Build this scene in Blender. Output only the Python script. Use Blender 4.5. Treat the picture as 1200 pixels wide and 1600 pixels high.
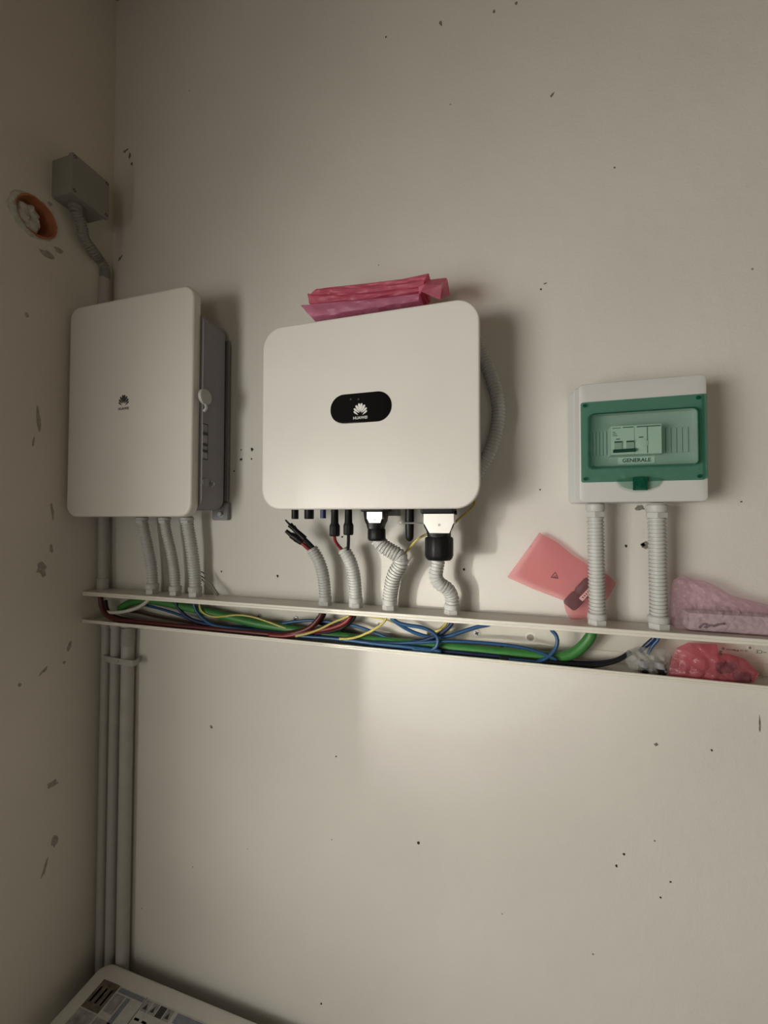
import bpy, bmesh, math, random
from mathutils import Vector, Matrix, noise

for o in list(bpy.data.objects):
    bpy.data.objects.remove(o)
random.seed(7)
SC = bpy.context.scene
COL = SC.collection

# ------------------------------------------------------------------ camera
F = 627.2                                   # focal length in pixels of the 1200 x 1600 frame
YAW, PIT, ROL = (math.radians(a) for a in (16.59, 1.336, .145))
ZC = 1.95                                   # eye height
_cy, _sy = math.cos(YAW), math.sin(YAW)
FWD = Vector((-_sy * math.cos(PIT), _cy * math.cos(PIT), math.sin(PIT)))
_r0 = Vector((_cy, _sy, 0))
_u0 = _r0.cross(FWD)
RGT = _r0 * math.cos(ROL) + _u0 * math.sin(ROL)
UPV = RGT.cross(FWD)
CAM = Vector((0, 0, ZC))
cd = bpy.data.cameras.new('camera')
cam = bpy.data.objects.new('camera', cd)
COL.objects.link(cam)
cam.matrix_world = Matrix(((RGT.x, UPV.x, -FWD.x, 0), (RGT.y, UPV.y, -FWD.y, 0), (RGT.z, UPV.z, -FWD.z, ZC), (0, 0, 0, 1)))
cd.sensor_fit = 'VERTICAL'
cd.sensor_height = 36
cd.lens = 36 * F / 1600
cd.clip_start = .01
SC.camera = cam

# ------------------------------------------------------------------ world, daylight through the window, added fill and beam, exposure
w = bpy.data.worlds.new('daylight')
SC.world = w
w.use_nodes = True
w.node_tree.nodes['Background'].inputs[0].default_value = (.80, .86, .95, 1)
w.node_tree.nodes['Background'].inputs[1].default_value = .06


def area(name, loc, target, sx, sy, power, col):
    l = bpy.data.lights.new(name, 'AREA')
    l.shape = 'RECTANGLE'
    l.size, l.size_y, l.energy, l.color = sx, sy, power, col
    o = bpy.data.objects.new(name, l)
    COL.objects.link(o)
    o.location = loc
    o.rotation_euler = (Vector(target) - Vector(loc)).to_track_quat('-Z', 'Y').to_euler()
    return o


#LIGHTS
WIN_Y0, WIN_Y1, WIN_Z0, WIN_Z1 = -1.75, -.15, 1.10, 2.22      # window opening in the left wall, behind the viewer
DR_X0, DR_X1, DR_Z = .1, 1.05, 2.1                            # unseen doorway added behind the viewer for the fill lamp
DAY = (1, .968, .875)
area('window_sky', (-1.40, -.9, 1.64), (0, -.5, 1.64), 1.4, 1.12, 33, DAY)
area('window_sunlit_yard', (-2.2, -2.0, 1.7), (-.1, 1, 1.7), 1.2, .9, 36, DAY)
area('doorway_fill', (.57, -2.75, 1.1), (.57, 0, 1.1), .9, 1.9, 9.5, (1, .92, .80))  # broad fill lamp added from behind to lift the left wall
o = area('window_added_beam', (-2.63, -1.95, 1.55), (-.19, 1, 1.69), .06, .3, .44, DAY)  # narrow beam lamp added to make the bright patch below the trunking
o.data.spread = math.radians(12.5)
#END
SC.view_settings.view_transform = 'Standard'
SC.view_settings.look = 'None'
SC.view_settings.gamma = 1
SC.view_settings.use_curve_mapping = False
SC.view_settings.exposure = 0.0


# ------------------------------------------------------------------ points: a pixel of the frame meets a real plane
def ray(u, v):
    return FWD + RGT * ((u - 600) / F) - UPV * ((v - 800) / F)


def P(u, v, y):
    d = ray(u, v)
    return CAM + d * (y / d.y)


def PX(u, v, x):
    d = ray(u, v)
    return CAM + d * (x / d.x)


def PZ(u, v, z):
    d = ray(u, v)
    return CAM + d * ((z - ZC) / d.z)


def pr(p, px):
    """half of a width of px pixels at world point p"""
    return px * .5 * (Vector(p) - CAM).dot(FWD) / F


def rect(u0, v0, u1, v1, y):
    um, vm = (u0 + u1) / 2, (v0 + v1) / 2
    return P(u0, vm, y).x, P(u1, vm, y).x, P(um, v1, y).z, P(um, v0, y).z


# ------------------------------------------------------------------ materials
def nodes(name):
    m = bpy.data.materials.new(name)
    m.use_nodes = True
    nt = m.node_tree
    return m, nt, nt.nodes['Principled BSDF']


def mat(name, col, rough=.5, metal=0, var=.06, scale=30, bump=0, bscale=200, coat=0):
    m, nt, b = nodes(name)
    if max(col) < .02:
        b.inputs['Specular IOR Level'].default_value = .22 if rough > .1 else .5
    N, L = nt.nodes, nt.links
    tc = N.new('ShaderNodeTexCoord')
    n = N.new('ShaderNodeTexNoise')
    n.inputs['Scale'].default_value = scale
    n.inputs['Detail'].default_value = 4
    L.new(tc.outputs['Object'], n.inputs['Vector'])
    r = N.new('ShaderNodeValToRGB')
    r.color_ramp.elements[0].position, r.color_ramp.elements[1].position = .3, .7
    r.color_ramp.elements[0].color = (*[c * (1 - var) for c in col], 1)
    r.color_ramp.elements[1].color = (*[min(1, c * (1 + var)) for c in col], 1)
    L.new(n.outputs['Fac'], r.inputs[0])
    L.new(r.outputs[0], b.inputs['Base Color'])
    b.inputs['Roughness'].default_value = rough
    b.inputs['Metallic'].default_value = metal
    if coat:
        b.inputs['Coat Weight'].default_value = coat
    if bump:
        n2 = N.new('ShaderNodeTexNoise')
        n2.inputs['Scale'].default_value = bscale
        n2.inputs['Detail'].default_value = 3
        L.new(tc.outputs['Object'], n2.inputs['Vector'])
        bp = N.new('ShaderNodeBump')
        bp.inputs['Strength'].default_value = bump
        bp.inputs['Distance'].default_value = .002
        L.new(n2.outputs['Fac'], bp.inputs['Height'])
        L.new(bp.outputs[0], b.inputs['Normal'])
    return m


def plaster(name, col):
    m, nt, b = nodes(name)
    N, L = nt.nodes, nt.links
    tc = N.new('ShaderNodeTexCoord')
    big = N.new('ShaderNodeTexNoise')
    big.inputs['Scale'].default_value = 2.2
    big.inputs['Detail'].default_value = 6
    L.new(tc.outputs['Object'], big.inputs['Vector'])
    r = N.new('ShaderNodeValToRGB')
    r.color_ramp.elements[0].position, r.color_ramp.elements[1].position = .3, .72
    r.color_ramp.elements[0].color = (*[c * .94 for c in col], 1)
    r.color_ramp.elements[1].color = (*[c * 1.04 for c in col], 1)
    L.new(big.outputs['Fac'], r.inputs[0])
    # pin holes in the paint
    vo = N.new('ShaderNodeTexVoronoi')
    vo.inputs['Scale'].default_value = 16
    L.new(tc.outputs['Object'], vo.inputs['Vector'])
    lt = N.new('ShaderNodeMath')
    lt.operation = 'LESS_THAN'
    lt.inputs[1].default_value = .034
    L.new(vo.outputs['Distance'], lt.inputs[0])
    sep = N.new('ShaderNodeSeparateColor')
    L.new(vo.outputs['Color'], sep.inputs[0])
    g = N.new('ShaderNodeMath')
    g.operation = 'GREATER_THAN'
    g.inputs[1].default_value = .80
    L.new(sep.outputs[0], g.inputs[0])
    mu = N.new('ShaderNodeMath')
    mu.operation = 'MULTIPLY'
    L.new(lt.outputs[0], mu.inputs[0])
    L.new(g.outputs[0], mu.inputs[1])
    mx = N.new('ShaderNodeMix')
    mx.data_type = 'RGBA'
    L.new(mu.outputs[0], mx.inputs['Factor'])
    L.new(r.outputs[0], mx.inputs['A'])
    mx.inputs['B'].default_value = (.26, .23, .19, 1)
    L.new(mx.outputs['Result'], b.inputs['Base Color'])
    b.inputs['Roughness'].default_value = .75
    n1 = N.new('ShaderNodeTexNoise')
    n1.inputs['Scale'].default_value = 190
    n1.inputs['Detail'].default_value = 4
    n2 = N.new('ShaderNodeTexNoise')
    n2.inputs['Scale'].default_value = 24
    n2.inputs['Detail'].default_value = 5
    for q in (n1, n2):
        L.new(tc.outputs['Object'], q.inputs['Vector'])
    b1 = N.new('ShaderNodeBump')
    b1.inputs['Strength'].default_value = .35
    b1.inputs['Distance'].default_value = .0012
    L.new(n1.outputs['Fac'], b1.inputs['Height'])
    b2 = N.new('ShaderNodeBump')
    b2.inputs['Strength'].default_value = .35
    b2.inputs['Distance'].default_value = .004
    L.new(n2.outputs['Fac'], b2.inputs['Height'])
    L.new(b1.outputs[0], b2.inputs['Normal'])
    L.new(b2.outputs[0], b.inputs['Normal'])
    return m


def film(name, tint, body, fac, rough=.22, scale=60, kind='crease'):
    """thin plastic film: part clear and tinted, part glossy body colour"""
    m, nt, b = nodes(name)
    N, L = nt.nodes, nt.links
    out = N['Material Output']
    tr = N.new('ShaderNodeBsdfTransparent')
    tr.inputs[0].default_value = (*tint, 1)
    tl = N.new('ShaderNodeBsdfTranslucent')
    tl.inputs[0].default_value = (*body, 1)
    b.inputs['Base Color'].default_value = (*body, 1)
    b.inputs['Roughness'].default_value = rough
    tc = N.new('ShaderNodeTexCoord')
    n = N.new('ShaderNodeTexVoronoi' if kind == 'bubble' else 'ShaderNodeTexNoise')
    n.inputs['Scale'].default_value = scale
    if kind != 'bubble':
        n.inputs['Detail'].default_value = 4
    L.new(tc.outputs['Object'], n.inputs['Vector'])
    bp = N.new('ShaderNodeBump')
    bp.inputs['Strength'].default_value = .6
    bp.inputs['Distance'].default_value = .006
    bp.invert = kind == 'bubble'
    L.new(n.outputs[0], bp.inputs['Height'])
    L.new(bp.outputs[0], b.inputs['Normal'])
    m1 = N.new('ShaderNodeMixShader')
    m1.inputs[0].default_value = .3
    L.new(b.outputs[0], m1.inputs[1])
    L.new(tl.outputs[0], m1.inputs[2])
    m2 = N.new('ShaderNodeMixShader')
    m2.inputs[0].default_value = fac
    L.new(tr.outputs[0], m2.inputs[1])
    L.new(m1.outputs[0], m2.inputs[2])
    L.new(m2.outputs[0], out.inputs['Surface'])
    return m


def striped(name, a, c):
    """yellow wire with a green stripe spiralling along it"""
    m, nt, b = nodes(name)
    N, L = nt.nodes, nt.links
    tc = N.new('ShaderNodeTexCoord')
    wv = N.new('ShaderNodeTexWave')
    wv.inputs['Scale'].default_value = 14
    wv.inputs['Distortion'].default_value = 1
    L.new(tc.outputs['Object'], wv.inputs['Vector'])
    r = N.new('ShaderNodeValToRGB')
    r.color_ramp.elements[0].position, r.color_ramp.elements[1].position = .25, .4
    r.color_ramp.elements[0].color = (*c, 1)
    r.color_ramp.elements[1].color = (*a, 1)
    L.new(wv.outputs['Fac'], r.inputs[0])
    L.new(r.outputs[0], b.inputs['Base Color'])
    b.inputs['Roughness'].default_value = .4
    return m


M = dict(
    wall=plaster('white plaster', (.70, .68, .64)),
    wall_l=plaster('white plaster of the side wall', (.70, .67, .61)),
    dim=plaster('brown grey bounce plaster', (.30, .25, .185)),  # unseen walls and ceiling, tone chosen to darken and warm bounced light
    floor=mat('concrete floor', (.20, .185, .165), .85, var=.15, scale=6, bump=.4, bscale=60),
    chip=mat('bared grey plaster', (.20, .185, .155), .95, var=.3, scale=200),
    chip_soft=mat('scuffed plaster', (.36, .34, .30), .95, var=.25, scale=120),
    hole=mat('painted hole shade', (.035, .03, .025), .95),  # near-black for the shade inside drill holes; also on the lid screws
    cover=mat('warm white enamel', (.78, .765, .73), .38, var=.015, scale=8, bump=.03, bscale=900),
    cover_l=mat('white textured enamel', (.72, .70, .66), .45, var=.015, scale=8, bump=.03, bscale=900),
    body=mat('grey painted steel', (.25, .24, .26), .5, var=.04),
    alu=mat('cast aluminium', (.24, .24, .25), .5, .3),
    steel=mat('brushed steel', (.90, .89, .85), .42, .55, var=.03),
    zinc=mat('dull zinc', (.42, .42, .42), .45, .7),
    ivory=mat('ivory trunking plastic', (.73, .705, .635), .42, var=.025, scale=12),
    ivory_shade=mat('shaded ivory trunking inside', (.60, .575, .51), .5, var=.04, scale=15),  # same ivory plastic, darkened for the shade inside the trunking
    pvc=mat('light grey conduit plastic', (.50, .50, .49), .45, var=.03),
    pvc_d=mat('grey rigid conduit plastic', (.42, .405, .39), .5, var=.05),
    jbox=mat('grey junction box plastic', (.27, .258, .235), .55, var=.04),
    black=mat('black plastic', (.008, .008, .009), .42, var=.1),
    rubber=mat('black cable sheath', (.012, .012, .014), .45),
    gloss=mat('black glass', (.006, .006, .007), .06, var=0),
    white_ink=mat('white print', (.80, .80, .77), .5, var=.01),
    dark_ink=mat('dark print', (.035, .032, .033), .5, var=.02),
    grey_ink=mat('grey print', (.19, .18, .17), .6, var=.02),
    blue=mat('blue wire sheath', (.014, .065, .165), .36, var=.08),
    navy=mat('navy wire sheath', (.008, .020, .065), .4, var=.08),
    blue_plug=mat('blue plug plastic', (.012, .028, .13), .4),
    green=mat('green cable sheath', (.035, .17, .035), .45, var=.10, scale=60),
    red=mat('red wire sheath', (.24, .022, .026), .4, var=.08),
    darkred=mat('dark red cable sheath', (.085, .010, .010), .42, var=.1),
    brown=mat('dark brown wire sheath', (.045, .010, .010), .45),
    yellow=mat('yellow green wire sheath', (.52, .44, .12), .42, var=.12, scale=60),
    whitecable=mat('white cable sheath', (.62, .60, .55), .45),
    tan=mat('bare tinned wire', (.34, .31, .26), .4, .5),
    terracotta=mat('orange pipe plastic', (.42, .150, .075), .5, var=.18, scale=25),
    mortar=mat('crumbly white mortar', (.52, .50, .46), .95, var=.22, scale=60, bump=1, bscale=120),
    pink=film('pink antistatic film', (.93, .50, .58), (.82, .22, .34), .58, .42, 30),
    pink_pale=film('pale magenta antistatic film', (.95, .62, .75), (.82, .33, .50), .55, .42, 30),
    pinkbag=film('pale pink antistatic film', (.97, .77, .78), (.88, .42, .46), .21, .12),
    pinkbag2=film('red pink antistatic film', (.95, .62, .67), (.80, .28, .34), .32, .12),
    bubble=film('pale violet bubble film', (.97, .89, .93), (.84, .60, .69), .24, .10, 110, 'bubble'),
    clear=film('clear crinkled film', (.93, .93, .93), (.66, .66, .64), .26, .07),
    greenglass=film('clear green plastic', (.88, .94, .91), (.10, .38, .27), .10, .10),
    greenframe=film('green plastic frame', (.75, .885, .83), (.11, .30, .23), .30, .2),
    greenrim=film('dark green edge plastic', (.35, .62, .52), (.02, .16, .10), .4, .2),
    greenlatch=film('deep green plastic', (.05, .36, .25), (.01, .17, .10), .6, .2),
    boxw=mat('light grey box plastic', (.63, .625, .62), .42, var=.01),
    boxin=mat('pale inner panel plastic', (.52, .53, .52), .5, var=.01),
    mcb=mat('white breaker plastic', (.80, .81, .80), .4, var=.01),
    batt=mat('white battery casing', (.58, .565, .53), .45, var=.02),
    lab1=mat('brown photo print', (.12, .095, .075), .5, var=.5, scale=70),
    lab2=mat('grey label print', (.27, .26, .26), .5, var=.35, scale=50),
    lab3=mat('pale label print', (.46, .45, .43), .5, var=.1, scale=50),
    lab4=mat('blue grey label print', (.18, .20, .24), .5, var=.15, scale=50),
)


# ------------------------------------------------------------------ object helpers
def link(name, me, m, parent=None, loc=(0, 0, 0)):
    o = bpy.data.objects.new(name, me)
    COL.objects.link(o)
    if m is not None:
        me.materials.clear()
        me.materials.append(M[m] if isinstance(m, str) else m)
    if parent is not None:
        o.parent = parent
    else:
        o.location = loc
    return o


def base(o):
    """world position of the thing that o belongs to"""
    b = Vector(o.location)
    while o.parent is not None:
        o = o.parent
        b += Vector(o.location)
    return b


def mesh(name, vs, fs, m, parent=None, loc=None, smooth=False):
    org = base(parent) if parent is not None else Vector(loc if loc is not None else (0, 0, 0))
    me = bpy.data.meshes.new(name)
    me.from_pydata([tuple(Vector(v) - org) for v in vs], [], fs)
    bm = bmesh.new()
    bm.from_mesh(me)
    bmesh.ops.recalc_face_normals(bm, faces=bm.faces)
    bm.to_mesh(me)
    bm.free()
    if smooth:
        for p in me.polygons:
            p.use_smooth = True
        if smooth != 'all':
            me.set_sharp_from_angle(angle=math.radians(40))
    return link(name, me, m, parent, org)


def thing(name, label, cat, loc, group=None):
    o = bpy.data.objects.new(name, None)
    COL.objects.link(o)
    o.empty_display_size = .03
    o.location = loc
    return tag(o, label, cat, group)


def tag(o, label, cat, group=None):
    o['label'], o['category'] = label, cat
    if group:
        o['group'] = group
    return o


def struct(o):
    o['kind'] = 'structure'
    return o


class G:
    """collects pieces of one mesh"""

    def __init__(s):
        s.v, s.f = [], []

    def add(s, vs, fs):
        n = len(s.v)
        s.v += [Vector(q) for q in vs]
        s.f += [tuple(i + n for i in f) for f in fs]
        return s

    def box(s, x0, x1, y0, y1, z0, z1):
        return s.add([(x, y, z) for x in (x0, x1) for y in (y0, y1) for z in (z0, z1)],
                     [(0, 1, 3, 2), (4, 6, 7, 5), (0, 4, 5, 1), (2, 3, 7, 6), (0, 2, 6, 4), (1, 5, 7, 3)])

    def loft(s, rings, close=True, cap=True):
        k = len(rings[0])
        n = len(s.v)
        for r in rings:
            s.v += [Vector(q) for q in r]
        for i in range(len(rings) - 1):
            for j in range(k if close else k - 1):
                a, b = n + i * k + j, n + i * k + (j + 1) % k
                s.f.append((a, b, b + k, a + k))
        if cap:
            s.f.append(tuple(range(n + k - 1, n - 1, -1)))
            e = n + (len(rings) - 1) * k
            s.f.append(tuple(range(e, e + k)))
        return s

    def lathe(s, p, axis, prof, seg=16, cap=True, rot=0):
        p, a = Vector(p), Vector(axis).normalized()
        t = a.orthogonal().normalized()
        if abs(a.z) > .9:
            t = (Vector((1, 0, 0)) - a * a.x).normalized()
        b = a.cross(t)
        rings = []
        for h, r in prof:
            rings.append([p + a * h + (t * math.cos(q) + b * math.sin(q)) * r for q in
                          (rot + 2 * math.pi * j / seg for j in range(seg))])
        return s.loft(rings, True, cap)

    def tube(s, pts, rad, seg=10, cap=True):
        """pts: dense list of points; rad: number or function of arc length"""
        n = len(pts)
        T = [(pts[min(i + 1, n - 1)] - pts[max(i - 1, 0)]).normalized() for i in range(n)]
        nrm = T[0].orthogonal().normalized()
        rings, d = [], 0
        for i in range(n):
            if i:
                d += (pts[i] - pts[i - 1]).length
                nrm = (nrm - T[i] * nrm.dot(T[i])).normalized()
            b = T[i].cross(nrm)
            r = rad(d) if callable(rad) else rad[i] if isinstance(rad, list) else rad
            rings.append([pts[i] + (nrm * math.cos(q) + b * math.sin(q)) * r for q in
                          (2 * math.pi * j / seg for j in range(seg))])
        return s.loft(rings, True, cap)

    def build(s, name, m, parent=None, loc=None, smooth=False):
        return mesh(name, s.v, s.f, m, parent, loc, smooth)


def spline(pts, step=.006):
    """Catmull-Rom through pts, sampled about every step metres"""
    pts = [Vector(p) for p in pts]
    q = [pts[0] * 2 - pts[1]] + pts + [pts[-1] * 2 - pts[-2]]
    out = []
    for i in range(1, len(q) - 2):
        a, b, c, d = q[i - 1:i + 3]
        k = max(2, int((c - b).length / step))
        for j in range(k):
            t = j / k
            out.append(.5 * ((2 * b) + (c - a) * t + (2 * a - 5 * b + 4 * c - d) * t * t + (3 * b - a - 3 * c + d) * t ** 3))
    out.append(pts[-1])
    return out


def rrect(x0, x1, z0, z1, r, y, seg=7):
    out = []
    for cx, cz, a0 in ((x1 - r, z1 - r, 0), (x0 + r, z1 - r, 90), (x0 + r, z0 + r, 180), (x1 - r, z0 + r, 270)):
        for k in range(seg + 1):
            a = math.radians(a0 + 90 * k / seg)
            out.append(Vector((cx + r * math.cos(a), y, cz + r * math.sin(a))))
    return out


def plate(g, x0, x1, z0, z1, yf, yb, r, bev=.003, bevb=0, seg=7, steps=4):
    """rounded slab facing -Y with rounded front edges"""
    i = bev * 1.6 + .0004                       # flat inner ring keeps the front face level
    rings = [rrect(x0 + i, x1 - i, z0 + i, z1 - i, max(r - i, .0003), yf, seg)]
    for k in range(steps + 1):
        a = math.pi / 2 * k / steps
        i = bev * (1 - math.sin(a))
        rings.append(rrect(x0 + i, x1 - i, z0 + i, z1 - i, max(r - i, .0005), yf + bev * (1 - math.cos(a)), seg))
    if bevb:
        rings.append(rrect(x0, x1, z0, z1, r, yb - bevb, seg))
        rings.append(rrect(x0 + bevb, x1 - bevb, z0 + bevb, z1 - bevb, max(r - bevb, .0005), yb, seg))
    else:
        rings.append(rrect(x0, x1, z0, z1, r, yb, seg))
    return g.loft(rings)


def ringplate(g, o, i, yf, yb, ro, ri, seg=7):
    """frame: outer rounded rectangle o with the opening i cut through"""
    a, b = rrect(*o, ro, yf, seg), rrect(*i, ri, yf, seg)
    c, d = rrect(*o, ro, yb, seg), rrect(*i, ri, yb, seg)
    g.loft([a, b, d, c, a], True, False)
    return g


def text(name, s, size, m, parent, origin, xdir=(1, 0, 0), ydir=(0, 0, 1), ext=.0002, bold=0, align='CENTER'):
    cu = bpy.data.curves.new(name, 'FONT')
    cu.body, cu.size, cu.extrude, cu.offset = s, size, ext, bold
    cu.align_x, cu.align_y = align, 'CENTER'
    cu.resolution_u = 3
    t = bpy.data.objects.new('tmp', cu)
    COL.objects.link(t)
    dg = bpy.context.evaluated_depsgraph_get()
    me = bpy.data.meshes.new_from_object(t.evaluated_get(dg))
    bpy.data.objects.remove(t)
    bpy.data.curves.remove(cu)
    x, y = Vector(xdir).normalized(), Vector(ydir).normalized()
    z = x.cross(y)
    o = Vector(origin) - base(parent)
    for v in me.vertices:
        v.co = o + x * v.co.x + y * v.co.y + z * v.co.z
    me.name = name
    return link(name, me, m, parent)


def emblem(parent, c, wdt, m, y, drop=1.22):
    """fan of eight petals over a word"""
    g = G()
    R = wdt / 2
    for sgn in (-1, 1):
        for root, tip, hw in (((.05, -.38), (.21, .86), .165), ((.11, -.42), (.67, .60), .165), ((.17, -.52), (.97, .16), .150), ((.33, -.80), (1.0, -.24), .125)):
            a, e = Vector((sgn * root[0], 0, root[1])), Vector((sgn * tip[0], 0, tip[1]))
            d = e - a
            n = Vector((d.z, 0, -d.x)).normalized() * hw
            pf = ((0, .06), (.3, .55), (.6, .95), (.8, 1), (.93, .75), (1, .2))
            pts = [a + d * t + n * h for t, h in pf] + [a + d * t - n * h for t, h in reversed(pf)]
            fr = [Vector((c.x, y - .0004, c.z)) + q * R for q in pts]
            bk = [q + Vector((0, .0004, 0)) for q in fr]
            g.loft([fr, bk])
    g.build('emblem', m, parent)
    text('lettering', 'HUAWEI', R * .56, m, parent, (c.x, y - .0003, c.z - R * drop), bold=R * .008)


# ------------------------------------------------------------------ room
XL, YB, XR, YF, H = -1.242, 1.0, 1.9, -2.6, 3.7


def quad(name, vs, m):
    return struct(mesh(name, vs, [(0, 1, 2, 3)], m))


def slab(name, x0, x1, y0, y1, z0, z1, m):
    return struct(G().box(x0, x1, y0, y1, z0, z1).build(name, m))


slab('floor', XL - .12, XR + .1, YF - .1, YB + .1, -.1, 0, 'floor')
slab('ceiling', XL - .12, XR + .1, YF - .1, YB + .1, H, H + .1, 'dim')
wall_back = slab('wall_back', XL - .12, XR + .1, YB, YB + .1, 0, H, 'wall')
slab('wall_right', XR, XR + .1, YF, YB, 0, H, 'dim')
g = G()
for xa, xb, za, zb in ((XL - .12, DR_X0, 0, H), (DR_X1, XR + .1, 0, H), (DR_X0, DR_X1, DR_Z, H)):
    g.box(xa, xb, YF - .1, YF, za, zb)
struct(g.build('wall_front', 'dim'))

# left wall: doorway near the viewer, and the round opening for the orange pipe
HC = (PX(20, 320, XL) + PX(88, 350, XL)) / 2
HC = Vector((XL, HC.y, (PX(45, 303, XL).z + PX(68, 376, XL).z) / 2))
HR = .053
bm = bmesh.new()
seg = 40
inn = [bm.verts.new((XL, HC.y + HR * math.cos(2 * math.pi * k / seg), HC.z + HR * math.sin(2 * math.pi * k / seg))) for k in range(seg)]
out = [bm.verts.new(q) for q in ((XL, WIN_Y1, 0), (XL, YB, 0), (XL, YB, H), (XL, WIN_Y1, H))]
ed = [bm.edges.new((inn[k], inn[(k + 1) % seg])) for k in range(seg)] + [bm.edges.new((out[k], out[(k + 1) % 4])) for k in range(4)]
bmesh.ops.triangle_fill(bm, edges=ed, use_beauty=True)
lw = G()
bm.verts.index_update()
lw.add([v.co.copy() for v in bm.verts], [tuple(v.index for v in f.verts) for f in bm.faces])
bm.free()
lw.box(XL - .12, XL, YF, WIN_Y0, 0, H)
lw.box(XL - .12, XL, WIN_Y0, WIN_Y1, WIN_Z1, H)
lw.box(XL - .12, XL, WIN_Y0, WIN_Y1, 0, WIN_Z0)
lw.add([(XL, WIN_Y1, 0), (XL - .12, WIN_Y1, 0), (XL - .12, WIN_Y1, H), (XL, WIN_Y1, H)], [(0, 1, 2, 3)])
lw.add([(XL - .12, WIN_Y1, 0), (XL - .12, YB, 0), (XL - .12, YB, H), (XL - .12, WIN_Y1, H)], [(0, 1, 2, 3)])
wall_left = struct(lw.build('wall_left', 'wall_l'))


# chips, scrapes and drill holes in the plaster
def flake(parent, at, uax, vax, nrm, ru, rv, rot, m, name, jag=.35, lift=.0006):
    k = 11
    u, v = Vector(uax), Vector(vax)
    fr, bk = [], []
    for j in range(k):
        a = 2 * math.pi * j / k
        s = 1 + random.uniform(-jag, jag)
        x, y = ru * s * math.cos(a), rv * s * math.sin(a)
        x, y = x * math.cos(rot) - y * math.sin(rot), x * math.sin(rot) + y * math.cos(rot)
        q = Vector(at) + u * x + v * y
        fr.append(q + Vector(nrm) * lift)
        bk.append(q - Vector(nrm) * .0005)
    return G().loft([bk, fr]).build(name, m, parent)


def chip_b(u, v, w_, h_, rot=0, m='chip', name='plaster_chip'):
    p = P(u, v, YB)
    flake(wall_back, p, (1, 0, 0), (0, 0, 1), (0, -1, 0), pr(p, w_), pr(p, h_), rot, m, name)


def chip_l(u, v, w_, h_, rot=0, m='chip_soft', name='plaster_chip'):
    p = PX(u, v, XL)
    flake(wall_left, p, (0, 1, 0), (0, 0, 1), (1, 0, 0), pr(p, w_), pr(p, h_), rot, m, name)


for u, v, s in ((377, 703, 3.2), (394, 702, 5.5), (377, 718, 5.5), (393, 717, 3), (978, 853, 4.5), (654, 1317, 4.5), (525, 1182, 2.6), (366, 736, 3),
                (1158, 784, 3), (845, 452, 3), (603, 58, 4), (960, 262, 3), (1112, 1172, 4), (963, 1353, 4), (975, 1335, 4), (1048, 1378, 3.4),
                (346, 893, 3), (434, 900, 4), (535, 839, 4), (725, 890, 4), (612, 855, 3), (844, 765, 3), (1032, 1402, 3), (502, 1568, 3)):
    chip_b(u, v, s * .85, s * random.uniform(.7, 1.1), 0, 'hole', 'drill_hole')  # flat discs; the shade of each hole is painted, nothing is cut
p = P(1005, 851, YB)
chip_b(1006, 852, 11, 12, 0, 'chip')
chip_b(1005, 851, 5, 6, 0, 'hole', 'drill_hole')
for a in ((196, 236, 10, 4, .3), (203, 243, 5, 9, 0), (206, 256, 4, 6, 0), (188, 403, 10, 4, .7), (689, 37, 4, 10, .3), (807, 5, 5, 6, 0), (772, 18, 4, 5, 0),
          (863, 148, 8, 3, .9), (1187, 1130, 3, 22, 0), (1000, 793, 12, 9, 0), (852, 443, 6, 2.5, .3), (330, 1135, 4, 6, .5), (1025, 1163, 6, 4, .4)):
    chip_b(*a)
for a in ((42, 492, 5, 7, 0), (75, 397, 22, 12, .2), (92, 392, 14, 9, 0), (60, 655, 6, 34, .1), (52, 690, 4, 16, -.2), (65, 888, 14, 22, .2), (80, 858, 5, 14, .2),
          (82, 800, 4, 26, .15), (68, 1048, 16, 5, .7), (108, 1010, 5, 16, -.2), (82, 1225, 18, 10, 0), (85, 1315, 9, 16, 0), (100, 1035, 5, 5, 0),
          (70, 1355, 5, 28, -.3), (30, 1070, 5, 7, 0), (110, 280, 5, 5, 0), (78, 318, 7, 6, 0)):
    chip_l(*a)

# ------------------------------------------------------------------ orange pipe end in the left wall
t = thing('drain_pipe', 'broken orange pipe end set in the left wall beside the grey junction box', 'pipe', HC)
g = G()
k = 40
rings = []
for x, r in ((XL - .085, HR), (XL + .006, HR), (XL + .005, HR - .005), (XL - .012, HR - .012), (XL - .035, HR - .019), (XL - .085, HR - .021)):
    rings.append([Vector((x + (.004 * noise.noise(Vector((j * .6, 1, x))) if XL < x else 0), HC.y + r * math.cos(2 * math.pi * j / k), HC.z + r * math.sin(2 * math.pi * j / k))) for j in range(k)])
g.loft(rings + [rings[0]], True, False)
g.build('pipe_wall', 'terracotta', t, smooth=True)
g = G()
rings = []
for r, x in ((1.0, -.07), (1.0, -.022), (.92, -.006), (.72, .003), (.45, .006), (.2, .004), (.03, .003)):
    ring_ = []
    for j in range(k):
        cs, sn = math.cos(6.2832 * j / k), math.sin(6.2832 * j / k)
        ns = noise.noise(Vector((r * 3, cs * 2.2, sn * 2.2)))
        ring_.append(Vector((XL + x + .010 * ns, HC.y - .016 + r * .034 * cs * (1 + .25 * ns), HC.z - .010 + r * .040 * sn * (1 + .25 * ns))))
    rings.append(ring_)
g.loft(rings, True, True)
g.build('mortar_plug', 'mortar', t, smooth='all')
g = G()
rings = []
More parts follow.
